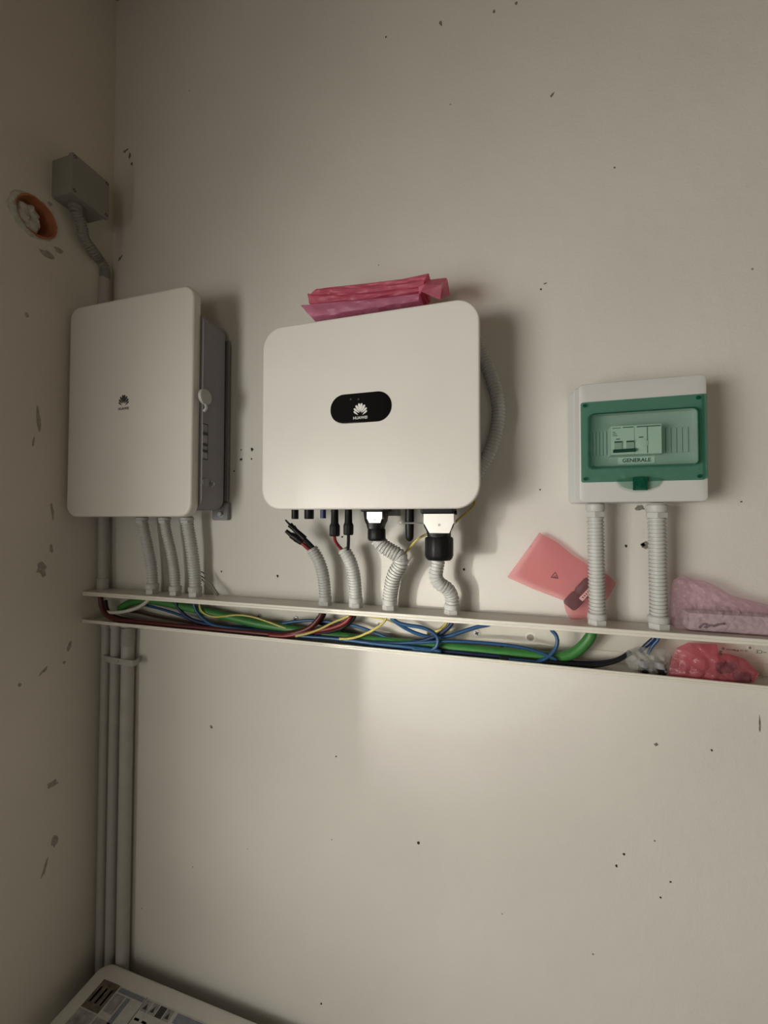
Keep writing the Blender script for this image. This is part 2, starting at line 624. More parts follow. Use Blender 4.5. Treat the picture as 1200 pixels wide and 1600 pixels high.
for j in range(k):
    a = 6.2832 * j / k
    ns = noise.noise(Vector((math.cos(a) * 3, math.sin(a) * 3, 4)))
    wd = .004 + .012 * max(0, math.cos(a - 3.5)) + .005 * ns
    hi = .002 + .006 * max(0, math.cos(a - 3.5)) + .003 * ns
    rings.append([Vector((XL + x, HC.y + r * math.cos(a), HC.z + r * math.sin(a))) for x, r in ((-.004, HR - .004), (max(.001, hi), HR - .001), (max(.0008, hi * .7), HR + wd * .6), (-.003, HR + wd))])
g.loft(rings + [rings[0]], True, False)
g.build('mortar_collar', 'mortar', t, smooth='all')

# ------------------------------------------------------------------ cable trunking
YT = .922                                     # front of the flanges
TZ = (P(400, 942.5, YT).z + P(700, 967, YT).z + P(950, 981, YT).z + P(1200, 998, YT).z) / 4
TL = sum(a - b for a, b in ((P(400, 942.5, YT).z, P(400, 950.5, YT).z), (P(950, 981, YT).z, P(950, 990, YT).z))) / 2
BZ = (P(400, 992, YT).z + P(700, 1026, YT).z + P(950, 1049, YT).z + P(1200, 1071, YT).z) / 4
BB = (P(400, 996.5, YT).z + P(700, 1032, YT).z + P(950, 1058, YT).z + P(1200, 1079, YT).z) / 4
TX0, TX1 = XL + .003, .80
trunk = thing('cable_trunking', 'long open ivory cable trunking running along the wall under the boxes', 'trunking', (-.25, YB, BB))
G().box(TX0, TX1, YB - .004, YB - .0005, BB + .003, TZ - .003).build('back_panel', 'ivory_shade', trunk)


def flange(name, zt, zb, up):
    g = G()
    y0, y1 = YT, YB - .0045
    prof = [(y1, zt), (y0 + .001, zt), (y0, zt - .001), (y0, zt - (zt - zb) * .42), (y0 + .0012, zt - (zt - zb) * .5), (y0, zt - (zt - zb) * .58),
            (y0, zb + .001), (y0 + .001, zb), (y0 + .004, zb), (y0 + .004, zt - .0035), (y1, zt - .0035)]
    if up:      # lip standing on the lower flange
        prof = [(y, zt + zb - z) for y, z in prof]
    g.loft([[Vector((x, y, z)) for y, z in prof] for x in (TX0, TX1)])
    return g.build(name, 'ivory', trunk)


flange('top_flange', TZ, TZ - TL, False)
flange('bottom_flange', BZ, BB, True)
FLOOR_Z = BB + .0036
g = G()
g.box(TX0, TX1, YB - .0055, YB - .004, BB + .027, BB + .0285)
g.box(TX0, TX1, YB - .0055, YB - .004, TZ - .031, TZ - .0295)
g.build('moulded_rib', 'ivory_shade', trunk)
for u, v, wd, mm, nm in ((745, 989, 11, 'white_ink', 'screw'), (350, 958, 7, 'zinc', 'screw'), (462, 967, 9, 'zinc', 'screw'), (592, 976, 6, 'zinc', 'screw'), (405, 962, 6, 'zinc', 'screw')):
    p = P(u, v, YB - .005)
    r = pr(p, wd)
    s = G().lathe(p + Vector((0, .001, 0)), (0, -1, 0), [(0, r), (.0015, r), (.0028, r * .7)], 14).build(nm, mm, trunk, smooth=True)
    g = G()
    for a in (.5, .5 + math.pi / 2):
        d, e = Vector((math.cos(a), 0, math.sin(a))), Vector((-math.sin(a), 0, math.cos(a)))
        q = p + Vector((0, -.0019, 0))
        fr = [q + d * r * .55 * i + e * r * .16 * j for i, j in ((1, 1), (-1, 1), (-1, -1), (1, -1))]
        g.loft([fr, [x + Vector((0, -.0012, 0)) for x in fr]])
    g.build('cross_slot', 'dark_ink', s)
for u, v, wd in ((829, 996, 16), (784, 1012, 11), (812, 1016, 10), (1172, 1012, 7)):
    p = P(u, v, YB - .0045)
    r = pr(p, wd)
    g = G()
    g.lathe(p + Vector((0, .001, 0)), (0, -1, 0), [(0, r), (.0022, r), (.0022, r * .72), (.0004, r * .72)], 20, False)
    o = g.build('knockout_ring', 'ivory', trunk, smooth=True)
    G().lathe(p + Vector((0, .0006, 0)), (0, -1, 0), [(0, r * .6), (.0006, r * .6)], 14).build('knockout', 'tan', o)
# moulded marks on the back panel, upside down as they stand
yk = YB - .0046
for s, u, v, sz in (('CE', 1186, 1018, .0095), ('e', 1130, 1014, .010), ('IP40', 1150, 1016, .0055), ('16', 1166, 1017, .0055)):
    text('moulded_mark', s, sz, 'grey_ink', trunk, P(u, v, yk), (-1, 0, 0), (0, 0, -1))
for u, v, wd in ((1138, 1015, 5), (1145, 1015.4, 5), (1195, 1019.5, 4), (1159, 1016.5, 4)):
    p = P(u, v, yk)
    G().box(p.x - pr(p, wd), p.x + pr(p, wd), yk - .0003, yk + .0005, p.z - .0006, p.z + .0006).build('moulded_dash', 'grey_ink', trunk)

# ------------------------------------------------------------------ corrugated conduits
RIB = .0076


def corr(parent, pts, px, name='corrugated_tube', m='pvc', seg=18, open_end=False, step=.00123):
    r = pr(pts[len(pts) // 2], px)
    dense = spline(pts, step)
    L = [0]
    for i in range(len(dense) - 1):
        L.append(L[-1] + (dense[i + 1] - dense[i]).length)
    n = max(2, round(L[-1] / RIB))
    path, rad, j = [], [], 0
    for k in range(n):
        for f, q in ((0, 1), (.5, 1), (.60, .86), (.90, .86)):
            d = L[-1] * (k + f) / n
            while L[j + 1] < d:
                j += 1
            path.append(dense[j].lerp(dense[j + 1], (d - L[j]) / max(1e-9, L[j + 1] - L[j])))
            rad.append(r * q)
    path.append(dense[-1])
    rad.append(r)
    g = G()
    g.tube(path, rad, seg, not open_end)
    if open_end:
        g.tube(path, r * .80, 12, False)
        a = path[-1]
        tdir = (path[-1] - path[-2]).normalized()
        g.lathe(a, tdir, [(0, r * .92), (0, r * .8)], 18, False)
    o = g.build(name, m, parent, smooth=True)
    return path, r


def gland(parent, bottom, top, px, m='pvc', name='gland_nut', lower=.45):
    """hexagon nut with a round collar, from bottom point to top point"""
    b, t_ = Vector(bottom), Vector(top)
    h = (t_ - b).length
    r = pr(b, px)
    g = G()
    g.lathe(b, t_ - b, [(0, r * 1.0), (h * lower * .9, r * 1.0), (h * lower, r * .94)], 6, True, .3)
    g.lathe(b, t_ - b, [(h * lower, r * .88), (h * .55, r * .97), (h * .9, r * .97), (h, r * .84)], 18)
    return g.build(name, m, parent, smooth=True)


GY = .957
TOPZ = TZ


def on_flange(u, v, y=GY):
    p = P(u, v, y)
    return Vector((p.x, p.y, TOPZ))


def conduit(label, pts, px, gl, group, open_end=False, cat='conduit', top=None, y=GY):
    """gl: (u, v_bottom, v_top, width) of the gland on the flange; pts from bottom to top as (u, v, y)"""
    b = on_flange(gl[0], gl[1], y)
    t = thing('flexible_conduit', label, cat, b, group)
    q = [P(*a) for a in pts]
    tp = P(gl[0], gl[2], y)
    gland(t, b, Vector((tp.x, y, tp.z)), gl[3])
    corr(t, [Vector((b.x, y, tp.z - .004))] + q, px, open_end=open_end)
    if top:
        u, v0, v1, wd = top
        a, c = P(u, v1, q[-1].y), P(u, v0, q[-1].y)
        gland(t, c, a, wd, lower=.4)
    return t


grp = 'grey corrugated conduits rising from the trunking'
conduit('grey corrugated conduit with cut open end and loose black plugs, under the middle inverter', [(507, 915, .955), (504, 895, .95), (498, 876, .945), (487, 857, .94)], 19,
        (508, 946, 931, 21), grp, True)
conduit('grey corrugated conduit with red and black wires entering its open top', [(555, 915, .955), (552, 893, .95), (546, 874, .945), (536, 857, .94)], 20,
        (556, 949, 933, 22), grp, True)
conduit('grey corrugated conduit with a sharp elbow below the smaller black connector', [(611, 920, .955), (616, 899, .95), (626, 880, .945), (624, 869, .942), (609, 860, .938), (595, 850, .934), (590, 842, .934)], 24,
        (609, 953, 936, 23), grp)
conduit('grey corrugated conduit with an S bend below the large black connector', [(706, 933, .955), (699, 920, .948), (687, 912, .94), (681, 902, .936), (682, 890, .934), (685, 874, .934)], 22,
        (706, 961, 943, 24), grp)
conduit('straight grey corrugated conduit overlapping the pink bag, under the breaker box', [(933, 945, .95), (932, 900, .948), (931, 850, .946), (930, 806, .944)], 24,
        (933, 976, 957, 29), grp, top=(930, 808, 787, 28), y=.952)
conduit('straight grey corrugated conduit between the two pink bags, under the breaker box', [(1029, 945, .95), (1028, 900, .948), (1027, 850, .946), (1026, 807, .944)], 25,
        (1029, 980, 961, 31), grp, top=(1026, 809, 788, 31), y=.952)
conduit('leftmost of three slanting corrugated conduits under the tall left box', [(237, 890, .957), (231, 855, .95), (225, 828, .945), (221, 806, .94)], 16,
        (238, 926, 911, 20), grp, top=(222, 817, 808, 19))
conduit('middle of three slanting corrugated conduits under the tall left box', [(273, 895, .957), (267, 860, .95), (260, 830, .945), (256, 806, .94)], 15,
        (274, 929, 915, 19), grp, top=(257, 817, 808, 19))
conduit('rightmost of three slanting corrugated conduits under the tall left box', [(304, 895, .957), (300, 860, .95), (295, 830, .945), (291, 806, .94)], 18,
        (305, 932, 916, 21), grp, top=(292, 817, 808, 21))
# conduit looping behind the middle inverter
a = [P(738, 520, .965), P(750, 550, .957), P(766, 585, .95), P(779, 640, .948), P(769, 695, .95), P(750, 732, .957), P(738, 750, .965)]
t = thing('flexible_conduit', 'grey corrugated conduit bulging out behind the right edge of the middle inverter', 'conduit', a[3], grp)
corr(t, a, 21)

# ------------------------------------------------------------------ rigid conduits in the corner
yr = .972


def rigid(label, u, ut, ub, v0, v1, px, y, group, zend=None, joint=None):
    a, b = P(ut, v0, y), P(ub, v1, y)
    if zend is not None:
        b = Vector((b.x, y, zend))
    b.x = a.x = (a.x + b.x) / 2
    t = thing('rigid_conduit', label, 'conduit', b, group)
    r = pr(a, px)
    G().lathe(b, a - b, [(0, r), ((a - b).length, r)], 18).build('pipe', 'pvc_d', t, smooth=True)
    return t, a, b, r


grp2 = 'grey rigid conduits in the corner'
BT = ZC - 1.33                                # top of the battery
zt_ = BB - .0005
for lab, u, px, y in (('thin grey rigid conduit nearest the left wall, below the trunking', 164.5, 14, .982),
                      ('grey rigid conduit in the middle of the three below the trunking', 180, 16, .981),
                      ('thicker grey conduit with ribbed collar, rightmost of three below the trunking', 198.5, 18.5, .977)):
    a = P(u - 1, 1150, y)
    a.z = zt_
    b = Vector((a.x, y, .36))
    t = thing('rigid_conduit', lab, 'conduit', b, grp2)
    r = pr(P(u, 1150, y), px)
    G().lathe(b, (0, 0, 1), [(0, r), (a.z - b.z, r)], 18).build('pipe', 'pvc_d', t, smooth=True)
    if px < 18:
        G().lathe(a - Vector((0, 0, .024)), (0, 0, 1), [(0, r * 1.02), (.001, r * 1.14), (.024, r * 1.14)], 18).build('collar', 'pvc_d', t, smooth=True)
    else:
        G().lathe(a - Vector((0, 0, .016)), (0, 0, 1), [(0, r * 1.0), (.001, r * 1.14), (.016, r * 1.14)], 18).build('collar', 'pvc_d', t, smooth=True)
        G().lathe(a - Vector((0, 0, .075)), (0, 0, 1), [(.0, r * 1.0)] + [(k * .003 + d, r * (1.06 if d < .0018 else 1.0)) for k in range(19) for d in (.0004, .0017, .0021)] + [(.06, r)], 18).build('ribbed_sleeve', 'pvc_d', t, smooth=True)
# saddle clamp over the three
p0, p1 = P(153, 1032, .99), P(217, 1032, .99)
t = thing('saddle_clamp', 'grey plastic saddle clamp holding three conduits below the trunking', 'clamp', ((p0.x + p1.x) / 2, YB, p0.z))
xs = [p0.x, P(163, 1032, .965).x - .008, P(163, 1032, .965).x, P(198, 1032, .95).x, P(206, 1032, .955).x + .006, p1.x]
ys = [.998, .990, .9685, .9585, .962, .998]
ztop = [P(160, 1028, .96).z] * 6
g = G()
out_ = [Vector((x, y, 0)) for x, y in zip(xs, ys)]
path = spline(out_, .004)
rings = []
zc = P(185, 1034, .955).z
for q in path:
    rings.append([Vector((q.x, q.y - d, zc + h)) for d, h in ((0, -.009), (.004, -.009), (.004, .009), (0, .009))])
g.loft(rings)
g.build('strap', 'pvc_d', t, smooth=True)
p = P(182, 1035, .952)
G().lathe(Vector((p.x, .961, zc)), (0, -1, 0), [(0, .004), (.004, .004), (.006, .0025)], 10).build('screw_head', 'zinc', t)

# upright pipe behind the tall left box, from the trunking to the box conduit
yp = .968
a, b = P(162, 470, yp), on_flange(160.5, 921, yp)
xc = b.x
t = thing('rigid_conduit', 'grey upright conduit behind the tall left box, ending in a collar on the trunking', 'conduit', (xc, yp, TOPZ), grp2)
r = .0135
zs0 = P(160, 903, yp).z
ztp = P(162, 452, yp).z
xt = P(163, 452, yp).x
g = G()
g.lathe(Vector((xc, yp, TOPZ)), Vector((xt - xc, 0, ztp - TOPZ)), [(0, r), (ztp - TOPZ, r)], 18)
g.build('pipe', 'pvc_d', t, smooth=True)
G().lathe(Vector((xc, yp, TOPZ)), (0, 0, 1), [(0, r * 1.22), (zs0 - TOPZ - .001, r * 1.22), (zs0 - TOPZ, r * 1.02)], 18).build('collar', 'pvc_d', t, smooth=True)
zs1 = P(162, 436, yp).z
G().lathe(Vector((xt, yp, P(162, 480, yp).z)), (0, 0, 1), [(0, r * 1.30), (zs1 - P(162, 480, yp).z, r * 1.12)], 18).build('sleeve', 'pvc_d', t, smooth=True)

# ------------------------------------------------------------------ junction box on the left wall
JX = -1.162
jy0, jy1 = PX(112, 268, JX).y, PX(171, 315, JX).y
jz1 = (PX(110, 238, JX).z + PX(175, 285, JX).z) / 2
jz0 = (PX(113, 297, JX).z + PX(166, 343, JX).z) / 2
t = thing('junction_box', 'grey square junction box high on the left wall near the corner', 'junction box', (XL, (jy0 + jy1) / 2, jz0))


def xplate(g, y0, y1, z0, z1, xf, xb, r, bev):
    """rounded slab facing +X"""
    h = G()
    plate(h, y0, y1, z0, z1, -xf, -xb, r, bev, 0, 4, 3)
    g.add([Vector((-q.y, q.x, q.z)) for q in h.v], h.f)
    return g


xplate(G(), jy0 + .002, jy1 - .002, jz0 + .002, jz1 - .002, JX - .012, XL, .006, .001).build('back_box', 'jbox', t, smooth=True)
lid = xplate(G(), jy0, jy1, jz0, jz1, JX, JX - .0125, .006, .003).build('lid', 'jbox', t, smooth=True)
for yy in (jy0 + .009, jy1 - .009):
    for zz in (jz0 + .009, jz1 - .009):
        G().lathe((JX - .002, yy, zz), (1, 0, 0), [(0, .0045), (.0026, .0045), (.0026, .003), (.0012, .003)], 10).build('lid_screw', 'hole', lid)
for zz, yy in ((jz0 - .001, .5),):
    cx = Vector((XL + .036, jy0 + .045, jz0))
    G().lathe(cx, (0, 0, -1), [(0, .019), (.012, .019), (.012, .0155), (.02, .0155)], 14).build('cable_entry', 'jbox', t, smooth=True)
# its flexible conduit down to the corner pipe
q = [cx + Vector((0, 0, -.014)), PX(128, 352, XL + .03), PX(131, 370, XL + .026), PX(144, 390, XL + .024), P(157, 408, .955), Vector((xt + .002, yp, P(163, 422, yp).z)), Vector((xt, yp, zs1 - .012))]
t = thing('flexible_conduit', 'grey corrugated conduit bending down from the junction box into the corner', 'conduit', q[2], grp)
corr(t, q, 15, m='jbox')

# ------------------------------------------------------------------ tall left box
FY = .86
x0, x1, z0, z1 = -1.2285, -.7815, P(200, 807.5, FY).z, P(200, 463.5, FY).z
lx0, lx1, lz0, lz1 = x0, x1, z0, z1
t = thing('switch_box', 'tall white wall box with dark petal emblem beside the left wall', 'electrical box', ((x0 + x1) / 2, YB, z0))
plate(G(), x0, x1, z0, z1, FY, FY + .026, .036, .007, .002, 9, 6).build('front_cover', 'cover_l', t, smooth=True)
bx1 = P(355, 650, .985).x
bz0, bz1 = P(340, 797, .95).z, P(335, 503, .93).z
bd = plate(G(), x0 + .03, bx1, bz0, bz1 + .006, FY + .026, .984, .03, .001, .012, 7, 2).build('body', 'body', t, smooth=True)
mb0 = P(352, 790, .99).z
G().box(x0 + .02, bx1 + .004, .984, .9895, mb0 + .012, bz1 - .03).build('mounting_plate', 'alu', t)
a = rect(333, 785, 357, 813, .99)
g = G()
plate(g, a[0], a[1], a[2], a[3], .985, .9995, .006, .0015, 0, 4, 2)
ft = g.build('mounting_foot', 'alu', t, smooth=True)
p = P(345, 803, .985)
G().lathe(p + Vector((0, .001, 0)), (0, -1, 0), [(0, .011), (.002, .011), (.002, .008), (.008, .008), (.009, .006)], 6).build('bolt', 'zinc', ft)
# side lock, sticker and screw on the right side of the body


def side(u, v):
    return PX(u, v, bx1)


p = side(318, 620)
lk = G()
lk.lathe(Vector((bx1 - .001, .890, p.z)), (1, 0, 0), [(0, .021), (.008, .021), (.012, .015), (.013, .004)], 20)
lk.build('round_plug', 'pvc', t, smooth=True)
G().tube(spline([Vector((bx1 + .003, .891, p.z - .018)), Vector((bx1 + .010, .888, p.z - .030)), Vector((bx1 + .003, .887, p.z - .040))], .004), .004, 8).build('plug_tether', 'pvc', t, smooth=True)
zz0, zz1 = P(316, 722, .93).z, P(316, 668, .93).z
G().box(bx1 - .0002, bx1 + .0006, .8865, .906, zz0, zz1).build('sticker', 'lab2', t)
g = G()
for f0, f1 in ((.0, .03), (.2, .28), (.38, .46), (.68, .76), (.97, 1)):
    g.box(bx1 + .0006, bx1 + .0009, .8865, .906, zz0 + (zz1 - zz0) * f0, zz0 + (zz1 - zz0) * f1)
g.box(bx1 + .0006, bx1 + .0009, .9045, .906, zz0, zz1)
g.build('sticker_print', 'dark_ink', t)
p = P(322, 757, .93)
G().lathe(Vector((bx1 - .001, .922, p.z)), (1, 0, 0), [(0, .008), (.004, .008), (.004, .0055), (.009, .0055), (.011, .003)], 12).build('earth_screw', 'zinc', t)
G().lathe(Vector((bx1 - .001, .900, p.z + .002)), (1, 0, 0), [(0, .013), (.003, .013), (.004, .010)], 14).build('blanking_cap', 'body', t, smooth=True)
c = P(193.3, 625.5, FY)
emblem(t, c, pr(c, 20) * 2, 'dark_ink', FY, 1.32)

# ------------------------------------------------------------------ middle inverter
x0, x1, z0, z1 = -.5715, -.0462, P(580, 795.5, FY).z, P(580, 488, FY).z
iz0, iz1 = z0, z1
inv = thing('solar_inverter', 'wide white inverter with black oval display hanging in the middle of the wall', 'inverter', ((x0 + x1) / 2, YB, z0))
plate(G(), x0, x1, z0, z1, FY, FY + .016, .052, .005, .002, 10, 6).build('front_cover', 'cover', inv, smooth=True)
plate(G(), x0 + .035, x1 - .035, z0 + .012, z1 - .016, FY + .016, .955, .03, .001, .01, 6, 2).build('body', 'alu', inv, smooth=True)
for k in range(22):
    xx = x0 + .06 + k * (x1 - x0 - .12) / 21
    G().box(xx - .0012, xx + .0012, .9555, .984, z0 + .05, z1 - .05).build('cooling_fin', 'alu', inv)
G().box(x0 + .05, x1 - .05, .9845, .9995, z0 + .16, z1 - .12).build('wall_bracket', 'alu', inv)
a = rect(606, 780, 622, 806, .975)
ft = G().box(a[0], a[1], .97, .9995, a[2], a[3]).build('mounting_foot', 'zinc', inv)
p = P(614, 801, .97)
G().lathe(p, (0, -1, 0), [(0, .006), (.004, .006)], 6).build('bolt', 'zinc', ft)
cl, cr = P(516.5, 640, FY), P(612, 634, FY)
ctop, cbot = P(564, 612.5, FY), P(564, 662, FY)
hh = (ctop.z - cbot.z) / 2 * .94
g = G()
plate(g, cl.x, cr.x, (ctop.z + cbot.z) / 2 - hh, (ctop.z + cbot.z) / 2 + hh, FY - .0012, FY + .001, hh - .0005, .0008, 0, 14, 2)
disp = g.build('display', 'gloss', inv, smooth=True)
c = P(563, 639.5, FY - .0012)
emblem(disp, c, pr(c, 22) * 2, 'white_ink', FY - .0013)
for u in (548, 560):
    p = P(u, 624, FY - .0012)
    G().lathe(p + Vector((0, .0002, 0)), (0, -1, 0), [(0, .0022), (.0005, .0022)], 10).build('indicator', 'dark_ink', disp)
# sockets, antenna
YS = .905


def vcyl(name, parent, u, v0, v1, px, m, y=YS, seg=16, prof=None, smooth=True, zt=None):
    """upright cylinder between pixel rows v0 (top) and v1 (bottom)"""
    vm = (v0 + v1) / 2
    a, b = P(u, v0, y), P(u, v1, y)
    a.x = b.x = P(u, vm, y).x
    if zt is not None:
        a.z = zt
    r = pr(P(u, vm, y), px)
    h = a.z - b.z
    pf = [(h * i, r * j) for i, j in (prof or ((0, 1), (1, 1)))]
    return G().lathe(b, (0, 0, 1), pf, seg).build(name, m, parent, smooth=smooth)


ZI = z0 + .0118
vcyl('dc_socket', inv, 461, 795, 811, 11, 'black', zt=ZI, prof=((0, .92), (.05, 1), (1, 1)))
vcyl('dc_socket', inv, 483, 795, 811, 15, 'black', zt=ZI, prof=((0, .92), (.05, 1), (1, 1)))
o = vcyl('dc_socket', inv, 505, 795, 810, 9, 'blue_plug', zt=ZI)
o['label'] = 'dark blue socket'

ant = tag(vcyl('antenna_stick', None, 640, 795, 846, 14, 'black', .915, zt=ZI, prof=((0, .2), (.02, .5), (.06, .8), (.12, .93), (.6, 1), (1, 1))), 'black rounded antenna stick under the inverter beside the large connector', 'antenna')

# DC plugs with their wires
dcg = 'cable plugs under the inverter'


def plug(label, u, v0, v1, vn, vb, px, pxn, wire, wm):
    b = P(u, vb, YS)
    t = thing('cable_plug', label, 'plug', b, dcg)
    vcyl('plug_body', t, u, v0, v1 + 2, px, 'black', zt=ZI, prof=((0, 1.05), (.1, 1.12), (.16, 1.0), (1, .92)))
    vcyl('plug_nut', t, u, vn, vb, pxn, 'black', seg=12, smooth=False, prof=((0, .86), (.12, 1), (.85, 1), (1, .86)))
    pts = [P(a, c, y) for a, c, y in wire]
    G().tube(spline(pts, .004), pr(pts[0], 5.2), 10).build('wire', wm, t, smooth=True)


plug('black plug with a red wire under the inverter', 523, 795, 820, 819, 838, 12, 16.5, [(522.5, 837, YS), (524, 845, .915), (529, 853, .93), (536, 861, .938), (544, 876, .946)], 'red')
plug('black plug with a black wire under the inverter', 544.5, 795, 819, 818, 836, 12, 16, [(544.5, 835, YS), (544.5, 845, .915), (544, 855, .93), (543, 864, .942), (548, 878, .946)], 'rubber')


# loose DC lead ends hanging out of the first conduit
def along(g, pts, w0, w1=None, seg=12):
    q = [P(*a) for a in pts]
    r0, r1 = pr(q[0], w0), pr(q[-1], w1 or w0)
    path = spline(q, .004)
    n = sum((path[i + 1] - path[i]).length for i in range(len(path) - 1))
    return g.tube(path, lambda d: r0 + (r1 - r0) * min(1, d / n), seg)


t = thing('cable_plug', 'loose black plug on a red wire poking from the open conduit', 'plug', P(465, 843, .93), dcg)
g = G()
along(g, [(447, 829.5, .925), (455, 836, .927)], 6, 7.5)
along(g, [(455, 836, .927), (465, 842, .93)], 10, 12)
along(g, [(463, 841, .93), (472, 848, .931)], 12.5, 9)
g.build('plug_body', 'black', t, smooth=True)
along(G(), [(470, 847, .931), (480, 856, .935), (488, 863, .94), (496, 880, .945)], 6).build('wire', 'red', t, smooth=True)
t = thing('cable_plug', 'loose black plug with thin pin on a black wire above the open conduit', 'plug', P(460, 826, .925), dcg)
g = G()
along(g, [(446, 812.5, .918), (454, 821, .92)], 2.6, 4)
along(g, [(453, 820, .92), (461, 828, .922)], 9, 7)
along(g, [(460, 821.5, .922), (463, 827, .922)], 3, 4)
along(g, [(460, 827, .922), (476, 842, .928)], 7.5, 10)
g.build('plug_body', 'black', t, smooth=True)
along(G(), [(474, 841, .928), (486, 853, .935), (493, 862, .941), (499, 880, .946)], 7.5).build('wire', 'rubber', t, smooth=True)


# AC connectors: black gland with a bright metal clip in front
def acconn(label, u, top, plate_px, nut, neck):
    t = thing('cable_connector', label, 'connector', P(u, nut[1], YS), 'black cable connectors under the inverter')
    v0, v1, wd = top
    g = G()
    p = P(u, (v0 + v1) / 2, .91)
    r = pr(p, wd)
    zt, zb = ZI, P(u, v1, .90).z
    plate(g, p.x - r, p.x + r, zb, zt, .875, .94, .004, .003, .003, 4, 3)
    g.build('collar', 'black', t, smooth=True)
    # body narrowing to the nut
    a0, a1, b0, b1, vt, vm, vb = plate_px
    zt2, zb2 = zb, P(u, neck[0], .90).z
    r2 = pr(p, neck[1])
    g = G()
    rings = []
    for f, k in ((0, .80), (.25, .84), (.45, .98), (1, .98)):
        zz = zb2 + (zt2 - zb2) * f
        rr = r2 + (r - r2) * f
        rings.append([Vector((p.x + rr * k * math.copysign(abs(math.cos(q)) ** .6, math.cos(q)), .907 + .029 * math.copysign(abs(math.sin(q)) ** .6, math.sin(q)), zz))
                      for q in (2 * math.pi * j / 24 for j in range(24))])
    g.loft(rings)
    g.build('body', 'black', t, smooth=True)
    # metal clip
    y = .8765
    xa0, xa1, xb0, xb1 = (P(q, v, y).x for q, v in ((a0, vt), (a1, vt), (b0, vb), (b1, vb)))
    z_t, z_m, z_b = P(u, vt, y).z, P(u, vm, y).z, P(u, vb, y).z
    pf = [(xa0, z_t), (xa1, z_t), (xa1, z_m), (xb1, z_b), (xb0, z_b), (xa0, z_m)]
    g = G()
    g.loft([[Vector((x, y, z)) for x, z in pf], [Vector((x, y + .0018, z)) for x, z in pf]])
    for s, xx in ((0, xa0), (1, xa1)):
        g.box(xx - (.0012 if s == 0 else 0), xx + (0 if s == 0 else .0012), y, y + .03, z_m, z_t)
    clip = g.build('metal_clip', 'steel', t)
    c = Vector(((xb0 + xb1) / 2, y, z_m + (z_b - z_m) * .15))
    G().lathe(c + Vector((0, .0005, 0)), (0, -1, 0), [(0, .003), (.001, .003), (.001, .0018)], 10).build('rivet', 'zinc', clip)
    # nut with grip ribs
    n0, n1, nw = nut
    b, a = P(u, n1, .906), P(u, n0, .906)
    b.x = a.x
    rn = pr(a, nw)
    h = a.z - b.z
    g = G()
    k = 48
    rings = []
    for f, s in ((0, .80), (.08, .93), (.2, 1), (.92, 1), (1, .93)):
        rings.append([b + Vector((math.cos(q) * rn * s * (1 - .03 * (j % 4 == 0)), math.sin(q) * rn * s * (1 - .03 * (j % 4 == 0)), h * f)) for j, q in ((j, 2 * math.pi * j / k) for j in range(k))])
    g.loft(rings)
    g.lathe(a, (0, 0, 1), [(-.001, rn * .84), (.008, rn * .84)], 24)
    g.build('gland_nut', 'black', t, smooth=True)
    return t


acconn('small black cable connector with short bright metal clip left of the antenna stick', 588.5, (795, 800, 38), (574, 596, 577, 594, 800, 811, 817), (826, 845, 28), (826, 28))
big = acconn('large black cable connector with wide bright metal clip right of the antenna stick', 686, (795, 803, 50), (662.5, 708, 671, 702, 803, 818, 833), (839, 875, 44), (838, 42))
g = G()
q = [P(663, 817.5, .885), P(640, 817.3, .882), P(628, 817.5, .88)]
g.tube(spline(q, .006), pr(q[0], 2.8), 8)
g.build('release_pin', 'zinc', big, smooth=True)
c = P(625, 817.5, .88)
ring = [c + Vector((math.cos(a_), 0, math.sin(a_))) * pr(c, 4.6) for a_ in (2 * math.pi * j / 12 for j in range(13))]
G().tube(ring, pr(c, 1.8), 6, False).build('pin_eye', 'zinc', big, smooth=True)
for u, v in ((712, 801),):
    p = P(u, v, .90)
    G().lathe(p, (1, 0, 0), [(-.008, .005), (.002, .005), (.003, .003)], 8).build('latch_stud', 'black', big)
# earth wire passing behind the large connector
q = [P(735, 768, .972), P(742, 785, .968), P(732, 799, .962), P(718, 810, .955), P(703, 822, .950), P(680, 830, .947), P(664, 836, .948), P(651, 844, .957), P(641, 855, .966), P(632, 866, .973), P(622, 888, .982), P(616, 925, .984), P(614, 951, .984)]
q[-1].z = TOPZ + .002
tag(G().tube(spline(q, .005), pr(q[5], 4), 8).build('earth_wire', 'yellow', None, q[-1], True), 'yellow green earth wire curving behind the large black connector and elbow conduit', 'wire')

# bare wire ends beside the third slanting conduit
for j, (lab, pts) in enumerate((('bare tinned wire loop lying highest beside the slanting conduits', [(314, 893, .975), (322, 898, .972), (329, 910, .970), (337, 922, .965), (342, 929, .96)]),
                                ('bare tinned wire lying lowest beside the slanting conduits', [(315, 905, .972), (322, 912, .968), (331, 922, .962), (340, 931, .955)]),
                                ('bare tinned wire lying between two others beside the slanting conduits', [(314, 900, .974), (324, 907, .969), (333, 918, .964), (341, 930, .958)]))):
    q = [P(*a) for a in pts]
    q[-1].z = max(q[-1].z, TOPZ + .0016)
    tag(G().tube(spline(q, .004), pr(q[0], 2.0), 6).build('bare_wire', 'tan', None, q[-1], True), lab, 'wire', 'bare wires on the trunking')


